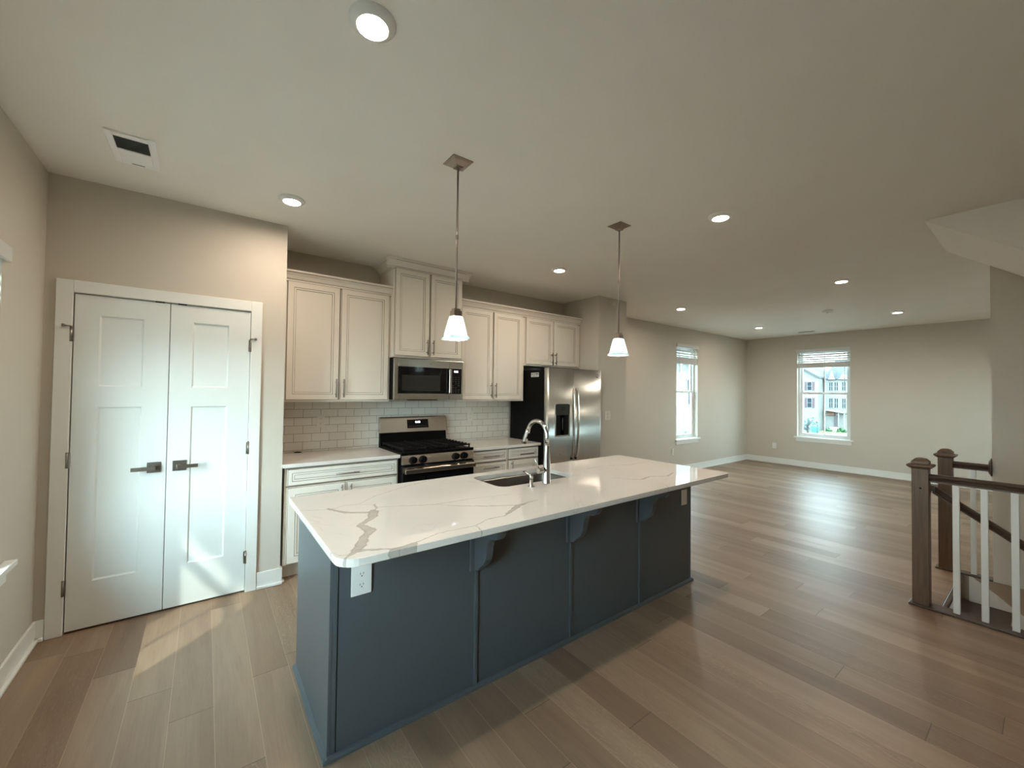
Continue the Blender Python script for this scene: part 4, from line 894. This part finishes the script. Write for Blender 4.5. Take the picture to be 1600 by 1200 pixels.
# lower handrail running down the flight
r3 = thing('stair_handrail', 'brown handrail sloping down the stairwell behind the balusters', 'handrail', (2.82, -3.71, 0.8))
k = MB(); sl = 0.70; y0, y1 = -3.700, -5.6
poly = rail_poly(2.845, 0.0); b0 = len(k.v)
for (yy) in (y0, y1): k.v += [(p[0], yy, 0.845 + (yy - y0) * sl + p[1]) for p in poly]
nn = len(poly)
for i in range(nn): j = (i + 1) % nn; k.face((i, j, nn + j, nn + i))
k.face(range(nn)); k.face(range(2 * nn - 1, nn - 1, -1)); build('rail', k, M['rail'], r3)
k = MB(); k.box(2.7875, 2.824, -3.694, -3.674, 0.80, 0.86); k.box(2.812, 2.860, -3.712, -3.680, 0.815, 0.855); build('bracket', k, M['rail'], r3)
stp = thing('stairs', 'brown wooden stair treads descending in the stairwell', 'stairs', (3.24, -3.75, -2.0), kind=ST)
for i in range(9):
    z = -0.2 * (i + 1); yy = -3.745 - 0.262 * i
    k = MB(); k.box(2.762, 3.716, yy - 0.285, yy, z - 0.03, z); build('tread', k, M['tread'], stp, bevel=0.004)
    k = MB(); k.box(2.762, 3.716, yy - 0.002, yy + 0.014, z, z + 0.1695); build('riser', k, M['trim'], stp)
k = MB(); k.box(2.762, 3.718, -3.7715, -3.7425, -0.03, 0.0005); build('nosing', k, M['tread'], stp, bevel=0.006)
k = MB(); q0 = -3.80
k.prism([(q0, 0.0), (q0 - 0.02, -0.0), (-6.2, -0.765 * (q0 - -6.2) - 0.02), (-6.2, -0.765 * (q0 - -6.2) - 0.34), (q0, -0.32)], 'x', 3.700, 3.7215); build('trim_2', k, M['wall'], kind=ST)  # white skirt board in wall colour, its shade put into the tone

# ------------------------------------------------------------------ outside
GZ = -3.6
k = MB(); k.box(-60, 52, -80, 90, GZ - 0.3, GZ); build('ground', k, M['asphalt'], kind=ST, loc=(0, 0, GZ))
k = MB(); k.box(60, 140, -80, 90, GZ - 0.3, GZ); build('lawn', k, M['grass'], kind=ST, loc=(100, 0, GZ))
k = MB(); k.box(52, 60, -70, 80, GZ, GZ + 0.02); build('street', k, M['asphalt'], kind=ST)
k = MB(); k.box(63, 64.4, -70, 80, GZ, GZ + 0.03); build('sidewalk', k, M['asphalt'], kind=ST)
def ext_window(parent, x, y, z0, z1, w_, shutters=None, pair=False):
    k = MB(); k.box(x - 0.06, x, y - w_ / 2 - 0.07, y + w_ / 2 + 0.07, z0 - 0.07, z1 + 0.07); fr_ = build('window', k, M['ext_white'], parent)
    zm = (z0 + z1) / 2
    for p, q in (((-w_ / 2, -0.05), (0.05, w_ / 2)) if pair else ((-w_ / 2, w_ / 2),)):
        for lo, hi in ((z0, zm - 0.03), (zm + 0.03, z1)): k = MB(); k.box(x - 0.08, x - 0.06, y + p, y + q, lo, hi); build('pane', k, M['ext_glass'], fr_)
    if shutters:
        for s in (-1, 1): k = MB(); cy_ = y + s * (w_ / 2 + 0.07 + 0.15); k.box(x - 0.07, x, cy_ - 0.13, cy_ + 0.13, z0 - 0.06, z1 + 0.06); build('shutter', k, M['shutter'], parent)
hA = thing('house', 'white gabled house with burgundy shutters seen left through the wide window', 'house', (75, 20, GZ), group='houses outside')
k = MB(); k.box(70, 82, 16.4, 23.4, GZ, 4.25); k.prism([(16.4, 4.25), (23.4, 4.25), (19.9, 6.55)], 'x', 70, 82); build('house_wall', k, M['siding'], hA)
k = MB(); k.prism([(16.24, 4.10), (19.9, 6.55), (19.9, 6.80), (16.24, 4.34)], 'x', 69.6, 82.3); k.prism([(23.9, 3.90), (19.9, 6.55), (19.9, 6.80), (24.0, 4.10)], 'x', 69.6, 82.3); build('roof', k, M['roof'], hA)
ext_window(hA, 70, 17.45, 2.33, 3.50, 0.50, True); ext_window(hA, 70, 17.45, -0.22, 1.12, 0.50, True)
hB = thing('house', 'white townhouse with pointed gables and brick porch seen through the wide window', 'house', (76, 13, GZ), group='houses outside')
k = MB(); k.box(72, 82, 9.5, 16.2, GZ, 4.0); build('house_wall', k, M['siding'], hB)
k = MB(); k.prism([(72 - 0.3, 4.0), (82, 4.0), (77, 7.0)], 'y', 9.4, 16.22); build('roof', k, M['roof'], hB)
for gy, gw, gh in ((15.25, 0.42, 5.3), (13.85, 0.62, 4.95)):
    k = MB(); k.prism([(gy - gw, 3.9), (gy + gw, 3.9), (gy, gh)], 'x', 71.65, 71.95); gb = build('gable', k, M['ext_white'], hB)
    k = MB(); k.prism([(gy - gw - 0.08, 3.85), (gy + gw + 0.08, 3.85), (gy, gh + 0.10)], 'x', 71.75, 75); build('gable_roof', k, M['roof'], gb)
for gy in (15.40, 14.76, 13.88):
    ext_window(hB, 72, gy, 2.30, 3.50, 0.36, pair=True); ext_window(hB, 72, gy, -0.22, 1.15, 0.36, pair=True)
k = MB(); k.box(71.7, 72, 14.95, 15.85, -1.35, -0.60); build('porch_brick', k, M['brick'], hB)
k = MB(); k.prism([(13.55, -1.0), (15.90, -0.62), (15.90, -0.50), (14.85, -0.42), (13.55, -0.80)], 'x', 71.0, 72); build('porch_roof', k, M['ext_white'], hB)
k = MB(); k.box(71.9, 72.0, 14.62, 15.05, -2.95, -1.35); build('front_door', k, M['ext_door'], hB)
for py_ in (14.30, 13.65): k = MB(); k.box(71.1, 71.3, py_ - 0.06, py_ + 0.06, GZ, -0.9); build('porch_post', k, M['ext_white'], hB)
k = MB(); k.box(71.0, 72.0, 14.4, 15.3, GZ, -3.0); build('porch_step', k, M['asphalt'], hB)
hC = thing('house', 'pale neighbouring house seen obliquely through the narrow window', 'house', (22, 14, GZ), group='houses outside')
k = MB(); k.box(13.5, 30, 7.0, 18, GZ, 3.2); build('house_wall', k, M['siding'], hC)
k = MB(); k.prism([(6.5, 3.1), (18.5, 3.1), (12.5, 6.5)], 'x', 13, 30.5); build('roof', k, M['roof'], hC)
for xx in (15.5, 18.5, 21.5):
    for z0 in (-1.8, 0.9):
        k = MB(); k.box(xx - 0.5, xx + 0.5, 6.9, 7.0, z0, z0 + 1.4); fr_ = build('window', k, M['ext_white'], hC); k = MB(); k.box(xx - 0.42, xx + 0.42, 6.88, 6.9, z0 + 0.08, z0 + 1.32); build('pane', k, M['ext_glass'], fr_)
def tree(label, x, y, z0, h, r, n, m, group='trees outside', trunk_r=0.14):
    t = thing('tree', label, 'tree', (x, y, z0), group=group)
    k = MB(); k.tube([(x, y, z0), (x + 0.05, y + 0.03, z0 + h * 0.45), (x, y, z0 + h * 0.8)], [trunk_r, trunk_r * 0.7, trunk_r * 0.3], 8)
    for i in range(6): a = i * 1.05; zz = z0 + h * (0.4 + 0.06 * i); k.tube([(x, y, zz), (x + r * 0.6 * math.cos(a), y + r * 0.6 * math.sin(a), zz + r * 0.5)], [trunk_r * 0.4, trunk_r * 0.12], 6)
    build('trunk', k, M['bark'], t)
    k = MB(); rnd = random.Random(int(x * 10 + y))
    for i in range(n):
        d = Vector((rnd.gauss(0, 1), rnd.gauss(0, 1), rnd.gauss(0, 0.9))).normalized() * (rnd.random() ** 0.4) * r
        c_ = Vector((x, y, z0 + h * 0.66)) + Vector((d.x, d.y, d.z * 0.95)); s = r * 0.09 * (0.6 + rnd.random())
        u = Vector((rnd.gauss(0, 1), rnd.gauss(0, 1), rnd.gauss(0, 1))).normalized(); v = u.cross(Vector((0.3, 0.5, 0.8))).normalized()
        k.quad([c_ - u * s, c_ + v * s * 0.6, c_ + u * s, c_ - v * s * 0.6])
    build('foliage', k, m, t); return t
tree('young street tree with bluish leaves at the lower left of the wide window', 46.0, 10.30, GZ, 3.4, 0.85, 220, M['leaf_blue'], trunk_r=0.12)
tree('big green tree rising behind the townhouse roof', 96.0, 14.0, GZ, 15, 5.0, 1500, M['leaf'], trunk_r=0.4)
bn = thing('wheeled_bin', 'teal wheeled bin standing on the lawn beyond the street', 'bin', (66.5, 15.75, GZ))
k = MB(); k.sq((66.5, 15.75, GZ), [(0.32, 0.05), (0.40, 0.75)]); build('bin_body', k, M['teal'], bn); k = MB(); k.sq((66.5, 15.75, GZ + 0.75), [(0.43, 0), (0.40, 0.10)]); build('lid', k, M['teal'], bn)
sg = thing('sign_post', 'thin dark post standing on the lawn beside the street tree', 'post', (60.5, 13.75, GZ))
k = MB(); k.tube([(60.5, 13.75, GZ), (60.5, 13.75, GZ + 1.7)], 0.05, 8); build('post', k, M['bark'], sg)
for (sx_, sy_, sr, lab) in ((70.2, 15.2, 0.40, 'round shrub left of the townhouse door'), (70.2, 13.75, 0.55, 'round shrub right of the townhouse door')):
    k = MB(); rnd = random.Random(int(sy_ * 9))
    for i in range(160):
        d = Vector((rnd.gauss(0, 1), rnd.gauss(0, 1), abs(rnd.gauss(0, 1)))).normalized() * sr * (0.75 + 0.25 * rnd.random()); c_ = Vector((sx_, sy_, GZ)) + d
        u = Vector((rnd.gauss(0, 1), rnd.gauss(0, 1), rnd.gauss(0, 1))).normalized(); v = u.cross(Vector((0.3, 0.5, 0.8))).normalized(); s = sr * 0.3
        k.quad([c_ - u * s, c_ + v * s * 0.7, c_ + u * s, c_ - v * s * 0.7])
    build('shrub', k, M['leaf'], label=lab, cat='shrub', group='shrubs by the townhouse')
